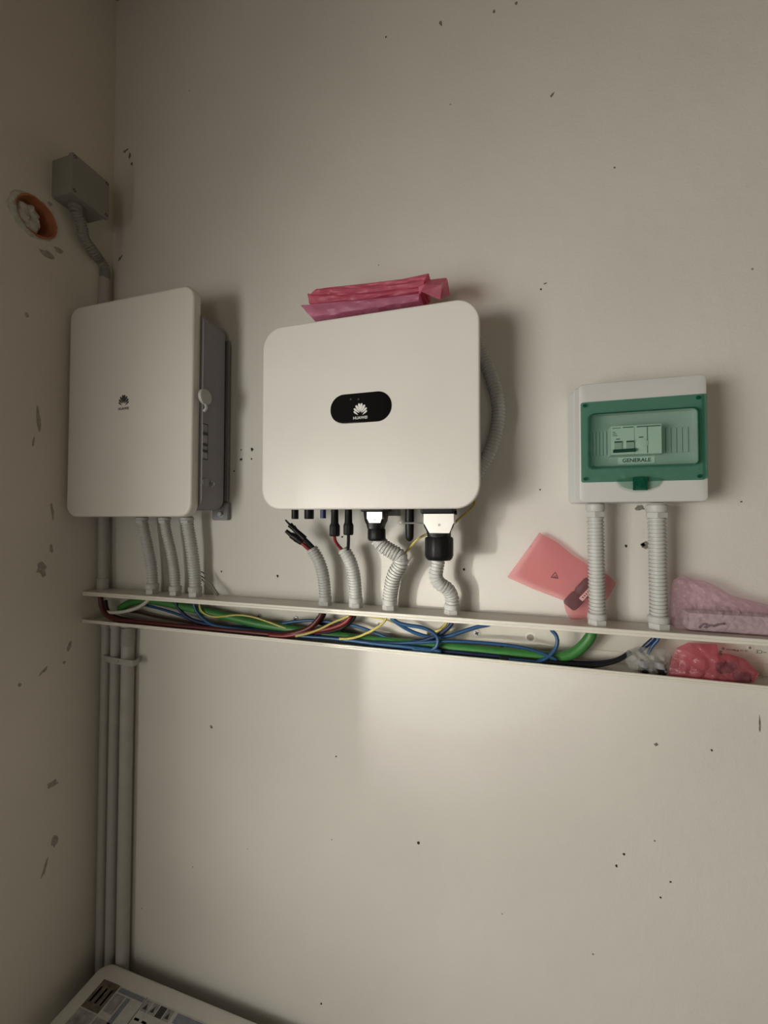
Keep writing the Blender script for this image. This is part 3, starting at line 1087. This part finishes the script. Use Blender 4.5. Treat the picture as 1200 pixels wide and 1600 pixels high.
# ------------------------------------------------------------------ cables inside the trunking
def cable(name, label, m, px, pts, y0=.95, y1=None, cat='cable'):
    """pts in pixels; depth eased from y0 to y1 or given per point"""
    n = len(pts)
    q = []
    for i, a in enumerate(pts):
        y = a[2] if len(a) > 2 else y0 + ((y1 if y1 is not None else y0) - y0) * i / (n - 1)
        q.append(P(a[0], a[1], y))
    r = pr(q[n // 2], px)
    path = spline(q, .006)
    for p in path:
        p.z = min(max(p.z, FLOOR_Z + r), TZ - .004 - r)
        p.y = min(p.y, YB - .006 - r)
        p.x = max(p.x, XL + .004 + r)
    for e in (0, -1):                                   # an end that leaves upwards touches the top flange
        if pts[e][1] < P_TOP(pts[e][0]) + 4:
            path[e].z = TZ - .004
    o = G().tube(path, r, 12 if px > 6 else 8).build(name, m, None, path[0], 'all')
    return tag(o, label, cat, 'cables inside the trunking')


def P_TOP(u):
    """pixel row of the front edge of the top flange's underside"""
    return 930 + (u - 130) * (1007 - 930) / (1200 - 130)


cable('power_cable', 'thick bright green cable running the length of the trunking', 'green', 14,
      [(188, 951), (203, 942), (225, 938), (255, 941), (290, 949), (332, 958), (370, 967), (410, 976), (480, 987), (560, 998), (625, 1006), (700, 1015), (770, 1023), (830, 1029), (868, 1028), (895, 1021), (914, 1006), (926, 989)], .968, .955)
cable('power_cable', 'dark red cable bending down from the left end of the trunking', 'darkred', 8,
      [(157, 933), (159, 947), (166, 960), (182, 968), (210, 975), (250, 980), (300, 984), (350, 987), (400, 990), (437, 993), (465, 988), (485, 980), (497, 968), (504, 958)], .940, .948)
cable('power_cable', 'black cable lying beside the dark red one at the left end of the trunking', 'brown', 6,
      [(165, 938, .965), (168, 953, .962), (180, 963, .958), (215, 971, .955), (260, 978, .952), (320, 984, .950), (380, 987, .948), (430, 990, .950), (470, 985, .952), (490, 977, .956), (502, 968, .958), (508, 958, .957)])
cable('signal_cable', 'white cable crossing under the top flange near the left end of the trunking', 'whitecable', 6,
      [(162, 956), (180, 957), (197, 955), (214, 950), (226, 943), (235, 935)], .948, .957)
cable('wire', 'dark brown wire sloping behind the white cable at the left end of the trunking', 'brown', 4, [(200, 955), (220, 958), (245, 964), (280, 970), (320, 976), (360, 982), (420, 990), (490, 1000)], .978, .97, 'wire')
cable('wire', 'pale blue wire arching from behind the white cable to the left', 'blue', 5, [(225, 945), (245, 950), (270, 957), (295, 966), (320, 973), (350, 978), (390, 979), (425, 977), (462, 971), (495, 970), (550, 977), (587, 989), (612, 998), (650, 1001), (683, 995), (706, 975)], .972, .962, 'wire')
cable('wire', 'navy wire dropping below the middle slanting conduit', 'navy', 6, [(274, 940), (279, 950), (290, 962), (308, 971), (340, 978), (390, 984), (440, 989), (500, 995), (560, 1003), (640, 1013), (720, 1022), (800, 1033)], .957, .945, 'wire')
cable('wire', 'bright blue wire dropping below the rightmost slanting conduit', 'blue', 6, [(303, 944), (308, 956), (318, 967), (335, 977), (370, 983), (420, 990), (470, 994), (512, 997), (550, 1001), (587, 1006), (637, 1011), (690, 1018)], .954, .936, 'wire')
cable('wire', 'thin yellow wire waving over the green cable near the left of the trunking', 'yellow', 3, [(311, 945), (314, 953), (322, 960), (338, 964), (370, 961), (395, 964), (420, 972), (445, 981), (480, 990)], .95, .955, 'wire')
cable('wire', 'red wire rising to the conduit with the red and black wires', 'red', 7, [(420, 994), (445, 994), (470, 990), (495, 986), (520, 981), (539, 973), (550, 961)], .940, .953, 'wire')
cable('wire', 'black wire rising beside the red one in the trunking', 'rubber', 6, [(440, 994), (482, 992), (512, 988), (535, 981), (548, 971), (556, 962)], .952, .960, 'wire')
cable('wire', 'yellow wire rising left of the red wire in the trunking', 'yellow', 4, [(462, 994), (480, 990), (500, 983), (522, 972), (540, 965), (548, 961)], .932, .945, 'wire')
cable('wire', 'yellow wire rising below the elbow conduit in the trunking', 'yellow', 4, [(530, 998), (545, 998), (562, 994), (582, 985), (597, 975), (605, 965)], .930, .945, 'wire')
cable('wire', 'thin yellow wire lying flat just under the top flange in the middle', 'yellow', 3, [(553, 961), (570, 962), (587, 965), (605, 969), (620, 974)], .965, .97, 'wire')
cable('wire', 'short black wire crossing behind the red wire in the trunking', 'rubber', 5, [(497, 973), (520, 980), (545, 988), (570, 996), (590, 1003)], .976, .976, 'wire')
cable('wire', 'blue wire crossing the loop and rising below the S bend conduit', 'blue', 6, [(609, 964), (620, 973), (634, 982), (652, 990), (672, 995), (700, 994), (725, 986), (748, 979), (768, 976)], .950, .957, 'wire')
cable('wire', 'blue wire curling in a tight loop in the middle of the trunking', 'blue', 6, [(612, 964), (622, 973), (638, 977), (657, 980), (673, 986), (683, 995), (684, 1006), (678, 1014), (666, 1017), (645, 1014)], .938, .934, 'wire')
cable('wire', 'navy wire rising to the S bend conduit', 'navy', 6, [(640, 1004), (660, 1001), (678, 995), (693, 987), (703, 978), (708, 972)], .945, .95, 'wire')
cable('wire', 'long blue wire lying over the green cable toward the right', 'blue', 5, [(585, 1003), (615, 1005), (650, 1004), (700, 1002), (750, 1004), (800, 1009), (830, 1015), (852, 1023), (870, 1031)], .945, .94, 'wire')
cable('wire', 'blue wire curving down in front of the green cable at the right', 'blue', 6, [(858, 982), (867, 990), (871, 1000), (868, 1013), (858, 1025), (843, 1033), (822, 1036), (795, 1035)], .950, .934, 'wire')
cable('power_cable', 'black cable along the trunking floor ending by the clear plastic bag', 'rubber', 7, [(780, 1033), (830, 1037), (880, 1041), (927, 1040), (958, 1034), (975, 1026), (986, 1020)], .936, .955)
cable('wire', 'navy wire lying behind the black cable at the right of the trunking', 'navy', 5, [(860, 1030), (893, 1034), (927, 1035), (950, 1033), (968, 1028), (984, 1018)], .962, .966, 'wire')
cable('wire', 'short navy wire below the conduit between the two pink bags', 'navy', 7, [(1024, 995), (1017, 1002), (1009, 1009), (1000, 1018)], .955, .966, 'wire')
cable('wire', 'short blue wire beside a navy one below the breaker box conduit', 'blue', 5, [(1031, 996), (1025, 1003), (1019, 1010), (1012, 1022)], .950, .958, 'wire')
cable('wire', 'short yellow green wire beside the navy wire of the S bend conduit', 'yellow', 5, [(700, 971), (693, 979), (684, 986), (668, 990)], .966, .972, 'wire')


# ------------------------------------------------------------------ breaker box
BY = .908
X0, X1 = .1505, .3750
Z0, Z1 = P(1005, 784.5, BY).z, P(1005, 592, BY).z
box = thing('breaker_box', 'light grey breaker box with green see-through door at the right', 'breaker box', ((X0 + X1) / 2, YB, Z0))
plate(G(), X0 - .008, X1 + .006, Z0 + .001, Z1 + .004, .962, .9995, .010, .003, 0, 5, 3).build('back_box', 'boxw', box, smooth=True)
dz = rect(907.5, 623, 1100, 752, BY)          # door outline
wn = rect(919.5, 643, 1089.5, 730, BY)        # window outline
op = (wn[0] - .002, wn[1] + .002, wn[2] - .002, wn[3] + .002)
g = G()
seg = 5
rings = [rrect(*op, .008, .935, seg), rrect(*op, .008, BY, seg), rrect(X0 + .004, X1 - .004, Z0 + .004, Z1 - .004, .008, BY, seg), rrect(X0 + .0012, X1 - .0012, Z0 + .0012, Z1 - .0012, .009, BY + .0012, seg),
         rrect(X0, X1, Z0, Z1, .010, BY + .004, seg), rrect(X0 - .003, X1 + .002, Z0, Z1 + .001, .010, .935, seg), rrect(X0 - .0015, X1 + .001, Z0 + .001, Z1, .010, .9365, seg), rrect(X0 - .005, X1 + .003, Z0, Z1 + .002, .010, .940, seg),
         rrect(X0 - .007, X1 + .005, Z0, Z1 + .003, .010, .9615, seg)]
g.loft(rings, True, False)
g.build('cover', 'boxw', box, smooth=True)
G().box(op[0] - .001, op[1] + .001, .934, .9355, op[2] - .001, op[3] + .001).build('inner_panel', 'boxin', box)
# blanking strips left and right of the breaker
g_dev = rect(955.5, 663.5, 1035, 709, .90)
hz = (g_dev[2] + .004, g_dev[3] - .004)
for xa, xb in ((op[0] + .008, g_dev[0] - .002), (g_dev[1] + .006, op[1] - .008)):
    n = 5
    for k in range(n):
        a = xa + (xb - xa) * k / n
        G().box(a + .0007, a + (xb - xa) / n - .0007, .9305, .934, *hz).build('blanking_strip', 'boxin', box)
# printed name strip
lb = rect(966, 714, 1023, 724.5, .9335)
st = G().box(lb[0], lb[1], .9325, .934, lb[2], lb[3]).build('name_strip', 'mcb', box)
text('lettering', 'GENERALE', (lb[3] - lb[2]) * .78, 'dark_ink', st, ((lb[0] + lb[1]) / 2, .9322, (lb[2] + lb[3]) / 2), bold=.00016)
# green door: flat frame and raised window pane
door = ringplate(G(), dz, wn, BY - .0045, BY - .0003, .004, .010).build('door', 'greenframe', box, smooth=True)
wi = (wn[0] + .003, wn[1] - .003, wn[2] + .003, wn[3] - .003)
g = G()
g.loft([rrect(*wn, .010, BY - .004, 6), rrect(*wn, .010, BY - .011, 6), rrect(*wi, .009, BY - .0135, 6)], True, False)
g.build('window_rim', 'greenrim', door, smooth=True)
g = G()
g.loft([rrect(*wi, .009, BY - .0135, 6), rrect(*wi, .009, BY - .0120, 6)], True, True)
g.build('window_pane', 'greenglass', door, smooth=True)
G().box(dz[1] - .0045, dz[1] + .001, BY - .012, BY - .0046, dz[2] + .002, dz[3] - .002).build('hinge_strip', 'greenframe', door)
for xx in (dz[0] + .007, dz[1] - .010):
    for zz in (dz[2] + .007, dz[3] - .007):
        G().lathe((xx, BY - .0044, zz), (0, -1, 0), [(0, .0036), (.0012, .0036), (.0012, .002)], 12).build('screw', 'greenlatch', door)
# latch tab at the lower edge
lt = rect(960, 747, 1038, 769, BY)
cx, hw_ = (lt[0] + lt[1]) / 2, (lt[1] - lt[0]) / 2


def lens(y, s, drop):
    """tab shape: straight top, round bottom"""
    top = [Vector((cx + hw_ * s * (k / 8 * 2 - 1), y, dz[2] + .003 + .006 * (1 - (k / 8 * 2 - 1) ** 2))) for k in range(9)]
    bot = [Vector((cx - hw_ * s * (k / 10 * 2 - 1), y, dz[2] + .002 - drop * math.sqrt(max(0, 1 - (k / 10 * 2 - 1) ** 2)))) for k in range(11)]
    return top + bot


G().loft([lens(BY - .0003, 1.0, .024), lens(BY + .002, .99, .0235)]).build('latch_recess', 'boxin', box)
G().loft([lens(BY - .0075, .86, .019), lens(BY - .0048, .95, .020)]).build('latch_tab', 'greenglass', door)
lk = rect(987, 746, 1009, 766.5, BY)
G().box(lk[0], lk[1], BY - .011, BY - .0076, lk[2], lk[3]).build('latch_block', 'greenlatch', door)
G().lathe(((lk[0] + lk[1]) / 2, BY - .0108, (lk[2] + lk[3]) / 2 + .002), (0, -1, 0), [(0, .008), (.0015, .008), (.0015, .006)], 16).build('lock_disc', 'greenlatch', door)

# the breaker behind the green pane
d = g_dev
mcb = thing('circuit_breaker', 'white circuit breaker with black toggles behind the green door', 'breaker', ((d[0] + d[1]) / 2, .934, d[2]))
W, HH = d[1] - d[0], d[3] - d[2]
sp = d[0] + W * .47
G().box(d[0], sp - .0004, .9035, .9338, d[2], d[3]).build('switch_module', 'mcb', mcb)
G().box(sp + .0004, d[1], .9045, .9338, d[2], d[3]).build('residual_module', 'mcb', mcb)
for fx in (.06, .30):
    G().box(d[0] + W * fx, d[0] + W * (fx + .15), .9005, .9036, d[2] + HH * .16, d[2] + HH * .45).build('toggle_housing', 'boxin', mcb)
    G().box(d[0] + W * fx, d[0] + W * (fx + .15), .9000, .9006, d[2] + HH * .41, d[2] + HH * .46).build('toggle_mark', 'dark_ink', mcb)
g = G()
a, b = Vector((d[0] + W * .035, .9005, d[2] + HH * .12)), Vector((d[0] + W * .48, .9005, d[2] + HH * .135))
g.tube([a + (b - a) * k / 6 for k in range(7)], HH * .062, 10)
g.build('toggle_bar', 'black', mcb, smooth=True)
G().lathe((d[0] + W * .63, .9046, d[2] + HH * .36), (0, -1, 0), [(0, HH * .16), (.002, HH * .16), (.002, HH * .12), (.003, HH * .11)], 18).build('test_button', 'mcb', mcb, smooth=True)
g = G()
yi = .9033
for fx0, fx1, fz0, fz1 in ((.24, .45, .925, .955), (.03, .20, .92, .94), (.10, .18, .53, .56), (.56, .64, .56, .59)):
    g.box(d[0] + W * fx0, d[0] + W * fx1, yi - .0002, yi + .0012, d[2] + HH * fz0, d[2] + HH * fz1)
g.box(d[0] + W * .52, d[0] + W * .98, yi - .0002, yi + .0014, d[2] + HH * .925, d[2] + HH * .955)
for k in range(3):
    g.box(d[0] + W * .03, d[0] + W * (.13 - k * .02), yi - .0001, yi + .0012, d[2] + HH * (.66 + k * .06), d[2] + HH * (.68 + k * .06))
g.box(d[0] + W * .72, d[0] + W * .725, yi - .0001, yi + .0014, d[2] + HH * .02, d[2] + HH * .92)
g.build('print', 'dark_ink', mcb)


# ------------------------------------------------------------------ plastic bags
def resample(pts, n):
    pts = [Vector(p) for p in pts]
    L = [0]
    m = len(pts)
    for i in range(m):
        L.append(L[-1] + (pts[(i + 1) % m] - pts[i]).length)
    out, j = [], 0
    for k in range(n):
        s = L[-1] * k / n
        while L[j + 1] < s:
            j += 1
        f = (s - L[j]) / max(1e-9, L[j + 1] - L[j])
        out.append(pts[j] + (pts[(j + 1) % m] - pts[j]) * f)
    return out


def bag(name, label, outline, y, tf, tb, m, wr=.004, seed=0, n=110, rings=16, cat='bag', ymax=None, freq=38, zmin=None):
    """two crinkled sheets of film sealed along the outline"""
    o = [P(a[0], a[1], a[2] if len(a) > 2 else y) for a in outline]
    o = resample(o, n)
    c = sum(o, Vector()) / n
    g = G()
    R = []
    for side_, t_ in ((-1, tf), (1, tb)):
        for k in range(rings):
            f = 1 - k / (rings - .5)
            ring_ = []
            for q in o:
                p = c + (q - c) * f
                dep = t_ * (1 - f ** 4)
                ds = noise.voronoi(p * freq + Vector((seed * 3.1, seed, side_ * 5)))[0]
                n2 = noise.noise(p * freq * 1.6 + Vector((seed, side_ * 9, seed)))
                amp = wr * (.25 + .75 * (1 - f ** 6))
                ns = 1.6 * min(.9, ds[1] - ds[0]) - .5              # facets between sharp creases
                off = side_ * dep + side_ * amp * (ns * .7 + n2 * .5) * (1 if side_ < 0 else .4)
                pp = p + Vector((0, off, 0))
                if ymax:
                    pp.y = min(pp.y, ymax)
                if zmin:
                    pp.z = max(pp.z, zmin)
                ring_.append(pp)
            R.append(ring_)
    front, back = R[:rings], R[rings:]
    g.loft(list(reversed(front)) + back[0:], True, True)
    b = o[min(range(n), key=lambda i: o[i].z)]
    ob = g.build(name, m, None, b, False)
    for p in ob.data.polygons:
        p.use_smooth = True
    ob.data.set_sharp_from_angle(angle=math.radians(24))
    return tag(ob, label, cat)


b1 = bag('antistatic_bag', 'pink antistatic bag stuck upright behind the straight conduit under the breaker box',
         [(843, 832), (870, 847), (896, 868), (922, 885), (938, 893), (951, 899), (963, 911), (950, 934), (930, 958), (915, 966), (893, 971), (884, 955), (880, 938), (835, 921), (792, 902), (815, 871)],
         .981, .013, .004, 'pinkbag', .004, 3, ymax=.997, zmin=TOPZ + .0005)
p = P(867, 899, .971)
s_ = pr(p, 12)
g = G()
tri = [Vector((math.sin(a), 0, math.cos(a))) for a in (.15, .15 + 2.094, .15 + 4.189)]
ctr = P(867, 900, .9655)
for k in range(3):
    a, b = ctr + tri[k] * s_, ctr + tri[(k + 1) % 3] * s_
    g.tube([a, b], .0007, 5)
g.tube([ctr + Vector((-.004, 0, -.003)), ctr + Vector((.004, 0, .002))], .0007, 5)
g.tube([ctr + Vector((-.001, 0, -.004)), ctr + Vector((.005, 0, -.002))], .0007, 5)
g.build('printed_triangle', 'dark_ink', b1)


def rodbox(name, label, cat, pa, pb, wpx, th, y, m, strip=None):
    """rounded bar between two pixels, lying against the wall"""
    a, b = P(*pa, y), P(*pb, y)
    d_ = (b - a).normalized()
    n_ = Vector((0, -1, 0)).cross(d_)
    hw = pr(a, wpx)
    t = thing(name, label, cat, (a + b) / 2)
    L_ = (b - a).length
    g = G()
    rings = []
    for f, s in ((0, .72), (.06, .96), (.1, 1), (.4, 1), (.42, .86), (.5, .86), (.52, 1), (.9, 1), (.95, .95), (1, .7)):
        q = a + d_ * L_ * f
        rings.append([q + n_ * hw * s * i + Vector((0, th * s * j, 0)) for i, j in ((1, .5), (.7, 1), (-.7, 1), (-1, .5), (-1, -.5), (-.7, -1), (.7, -1), (1, -.5))])
    g.loft(rings)
    g.build('body', m, t, smooth=True)
    if strip:
        f0, f1, o0, o1 = strip
        q = [a + d_ * L_ * f + n_ * hw * o + Vector((0, -th * 1.05, 0)) for f, o in ((f0, o0), (f1, o0), (f1, o1), (f0, o1))]
        st = G().loft([q, [v + Vector((0, .001, 0)) for v in q]]).build('white_label', 'white_ink', t)
        g = G()
        for k in range(7):
            ff = f0 + (f1 - f0) * (.12 + .11 * k)
            q = [a + d_ * L_ * (ff + df) + n_ * hw * (o0 + (o1 - o0) * oo) + Vector((0, -th * 1.05 - .0003, 0)) for df, oo in ((0, .3), (.035, .3), (.035, .7), (0, .7))]
            g.loft([q, [v + Vector((0, .0004, 0)) for v in q]])
        g.build('print', 'dark_ink', st)
    return t


rodbox('plug_connector', 'black plug connector with a white label inside the upright pink bag', 'plug', (888, 948), (926, 908), 22, .006, .9830, 'black', (.38, 1.0, -.75, -.15))

# bubble bag with a long carton at the right end of the top flange
bb = bag('bubble_bag', 'pale violet bubble bag lying on the trunking at the right edge',
         [(1052, 906), (1066, 899), (1082, 905), (1102, 908), (1122, 917), (1142, 930), (1165, 936), (1200, 945), (1240, 956), (1265, 985), (1262, 1010), (1200, 998), (1150, 992), (1100, 988), (1060, 985), (1046, 975), (1046, 950), (1048, 925)],
         .957, .024, .026, 'bubble', .008, 8, n=150, rings=18, ymax=.9975, zmin=TOPZ + .0004, freq=65)
a, b = P(1078, 957, .944), P(1250, 985, .944)
carton = thing('long_carton', 'long pale carton with a black scribble inside the bubble bag', 'carton', ((a.x + b.x) / 2, .96, TOPZ))
G().box(a.x, .495, .948, .985, TOPZ + .0025, TOPZ + .036).build('carton_body', 'lab3', carton)
g = G()
q = [P(u, v, .9470) for u, v in ((1092, 981), (1100, 975), (1106, 977), (1101, 981), (1110, 977), (1116, 978), (1122, 976), (1132, 974.5))]
g.tube(spline(q, .002), .0021, 6)
g.build('pen_scribble', 'dark_ink', carton, smooth=True)

# clear bag and its grey fittings inside the trunking
bag('clear_bag', 'clear crinkled plastic bag lying in the trunking left of a pink one',
    [(980, 1016), (1000, 1010), (1022, 1014), (1040, 1013), (1048, 1022), (1046, 1050), (1030, 1058), (1005, 1052), (985, 1047), (976, 1030)], .950, .014, .012, 'clear', .011, 5, n=90, rings=13, ymax=.992, zmin=FLOOR_Z + .0003, freq=60)
for lab, u, w_, v0 in (('grey cable fitting at the left of the clear bag', 1006, 16, 1040), ('grey cable fitting at the right of the clear bag', 1031, 20, 1036)):
    p = P(u, 1045, .952)
    r = pr(p, w_)
    c = Vector((p.x, .952, FLOOR_Z + .0007))
    t = thing('cable_fitting', lab, 'fitting', c, 'grey fittings in the clear bag')
    G().lathe(c, (0, 0, 1), [(0, r), (.010, r), (.0105, r * .9)], 6).build('hex_base', 'black', t)
    G().lathe(c + Vector((0, 0, .0106)), (0, 0, 1), [(0, r * .8), (.012, r * .76), (.013, r * .5)], 14).build('threaded_end', 'body', t, smooth=True)

# pink bag with black parts inside the trunking
b3 = bag('antistatic_bag', 'crumpled red pink antistatic bag lying in the trunking at the right',
         [(1058, 1012), (1075, 1004), (1100, 1006), (1120, 1006), (1122, 1020), (1140, 1022), (1165, 1030), (1186, 1052), (1178, 1066), (1150, 1070), (1100, 1068), (1060, 1060), (1044, 1056), (1048, 1032)],
         .947, .016, .016, 'pinkbag2', .009, 11, n=120, rings=16, ymax=.993, zmin=FLOOR_Z + .0003, freq=42)
text('printed_mark', 'S', .012, 'dark_ink', b3, P(1126, 1021, .928), bold=.0003)
for lab, pa, pb, w_ in (('black plug part at the left in the pink bag inside the trunking', (1120, 1044), (1150, 1042), 16), ('black plug part at the right in the pink bag inside the trunking', (1146, 1056), (1172, 1058), 12)):
    rodbox('plug_connector', lab, 'plug', pa, pb, w_, .007, .948, 'black')

# folded pink bag lying on top of the inverter
t = thing('antistatic_bag', 'folded pile of bright pink antistatic film lying on top of the inverter', 'bag', ((x0 + x1) / 2, .91, iz1))
# (uses the inverter's outline: x0, x1 still hold its sides)


def fold(lo, hi, yf, yb, seed, m='pink'):
    """a flattened roll of film: front face between pixel lines lo and hi"""
    n = 40
    a = resample_line([P(u, v, yf) for u, v in lo], n)
    b = resample_line([P(u, v, yf) for u, v in hi], n)
    R = []
    for i in range(n):
        p, q = a[i], b[i]
        h = q - p
        ring_ = []
        k = 14
        for j in range(k):
            an = 2 * math.pi * j / k
            up = .5 - .5 * math.cos(an)
            yy = math.sin(an)
            pt = p + h * up
            bulge = .006 if yy > 0 else -(yb - yf)
            w_ = noise.noise(Vector((i * .22, j * .55, seed * 7.3)))
            pt = pt + Vector((0, -abs(yy) ** .7 * bulge if yy > 0 else abs(yy) ** .7 * (yb - yf), 0)) + Vector((0, w_ * .004, w_ * .0025))
            pt.z = max(pt.z, iz1 + .0006)
            ring_.append(pt)
        R.append(ring_)
    g = G()
    g.loft(R, True, True)
    o = g.build('fold', m, t, smooth='all')
    o.data.set_sharp_from_angle(angle=math.radians(28))
    return o


def resample_line(pts, n):
    L = [0]
    for i in range(len(pts) - 1):
        L.append(L[-1] + (pts[i + 1] - pts[i]).length)
    out, j = [], 0
    for k in range(n):
        s = L[-1] * k / (n - 1)
        while j < len(pts) - 2 and L[j + 1] < s:
            j += 1
        out.append(pts[j] + (pts[j + 1] - pts[j]) * ((s - L[j]) / (L[j + 1] - L[j])))
    return out


fold([(488, 497), (560, 486), (655, 470)], [(470, 477), (540, 471), (600, 466), (656, 459)], .874, .955, 1, 'pink_pale')
fold([(484, 474), (560, 470), (660, 456)], [(481, 459), (530, 462), (600, 457), (662, 447)], .878, .95, 2)
fold([(486, 462), (560, 460), (662, 449)], [(496, 452), (560, 449), (610, 446), (664, 438)], .872, .95, 3)
fold([(498, 454), (560, 451), (664, 440)], [(520, 450), (580, 443), (630, 437), (670, 428)], .880, .94, 4)
# crumpled corner flap at the right
fv = [P(655, 462, .874), P(654, 448, .868), P(671, 437, .885), P(697, 434, .89), P(699, 436, .88), P(703, 461, .878), P(688, 468, .856), P(681, 466, .856), P(657, 455, .856), P(665, 444, .862), P(690, 446, .858)]
fv = [Vector((q.x, q.y, max(q.z, iz1 + .001) if q.y > .8585 else q.z)) for q in fv]
bk = [P(660, 462, .94), P(697, 438, .94), P(700, 462, .94)]
g = G()
g.add(fv + bk, [(0, 1, 9, 8), (8, 9, 10, 7), (7, 10, 6), (9, 2, 3, 10), (10, 3, 4, 5, 6), (1, 2, 9), (2, 11, 12, 3), (3, 12, 13, 5, 4), (0, 11, 2, 1)])
g.build('corner_flap', 'pink', t)

# ------------------------------------------------------------------ battery in the corner
zt = BT
bx0 = PZ(112, 1559, zt).x
by1 = PZ(310, 1555, zt).y
by1 = min(by1, .957)
bx0 = max(bx0, XL + .004)
bx1_, by0 = bx0 + .67, by1 - .26
bt = thing('battery_cabinet', 'white battery cabinet with rounded corners standing in the corner below the conduits', 'battery', ((bx0 + bx1_) / 2, (by0 + by1) / 2, 0))


def zplate(xa, xb, ya, yb, z_hi, z_lo, r, bev, name, m, parent):
    h = G()
    plate(h, xa, xb, ya, yb, -z_hi, -z_lo, r, bev, 0, 8, 5)
    g = G().add([Vector((q.x, q.z, -q.y)) for q in h.v], h.f)
    return g.build(name, m, parent, smooth=True)


zplate(bx0, bx1_, by0, by1, zt, zt - .05, .035, .008, 'top_cover', 'batt', bt)
zplate(bx0 + .004, bx1_ - .004, by0 + .004, by1 - .004, zt - .05, .03, .033, .001, 'casing', 'batt', bt)
zplate(bx0 + .02, bx1_ - .02, by0 + .02, by1 - .02, .0302, 0.0, .02, .001, 'plinth', 'body', bt)
# the printed label on its top
q0 = PZ(163, 1530, zt)
q1 = PZ(113, 1583, zt)
lx, ly, lw_, lh = q0.x, q0.y, .47, q0.y - q1.y + .045
lab = G().box(lx, lx + lw_, ly - lh, ly, zt - .0002, zt + .0004).build('label_sheet', 'lab3', bt)


def cell(fx0, fx1, fy0, fy1, m, nm='label_panel'):
    G().box(lx + lw_ * fx0, lx + lw_ * fx1, ly - lh * fy1, ly - lh * fy0, zt + .0004, zt + .0007).build(nm, m, lab)


cell(.0, .13, .0, .52, 'lab1')
cell(.0, .13, .54, 1.0, 'lab2')
for k in range(3):
    cell(.02 + k * .04, .032 + k * .04, .12, .40, 'lab3' if k != 1 else 'dark_ink', 'pictogram')
cell(.14, .33, .02, .10, 'lab4')
cell(.14, .21, .13, .45, 'lab2')
cell(.22, .25, .13, .60, 'lab4')
cell(.26, .32, .13, .60, 'lab3')
cell(.14, .24, .56, .96, 'lab2')
cell(.335, .339, .0, 1.0, 'dark_ink', 'divider')
for k in range(4):
    xx = .345 + k * .052
    cell(xx, xx + .045, .03, .22, 'dark_ink' if k == 2 else 'lab2')
    cell(xx, xx + .045, .25, .95, 'lab3')
    c = Vector((lx + lw_ * (xx + .022), ly - lh * .13, zt + .0008))
    G().add([c + Vector((-.006, -.007, 0)), c + Vector((.006, -.007, 0)), c + Vector((0, .007, 0)), c + Vector((0, 0, .0006))], [(0, 1, 3), (1, 2, 3), (2, 0, 3), (0, 2, 1)]).build('pictogram', 'dark_ink', lab)
    for j in range(5):
        cell(xx + .006, xx + .038, .34 + j * .11, .38 + j * .11, 'grey_ink', 'text_line')
cell(.57, .98, .03, .2, 'lab4')
for j in range(6):
    cell(.58, .95, .28 + j * .11, .32 + j * .11, 'grey_ink', 'text_line')
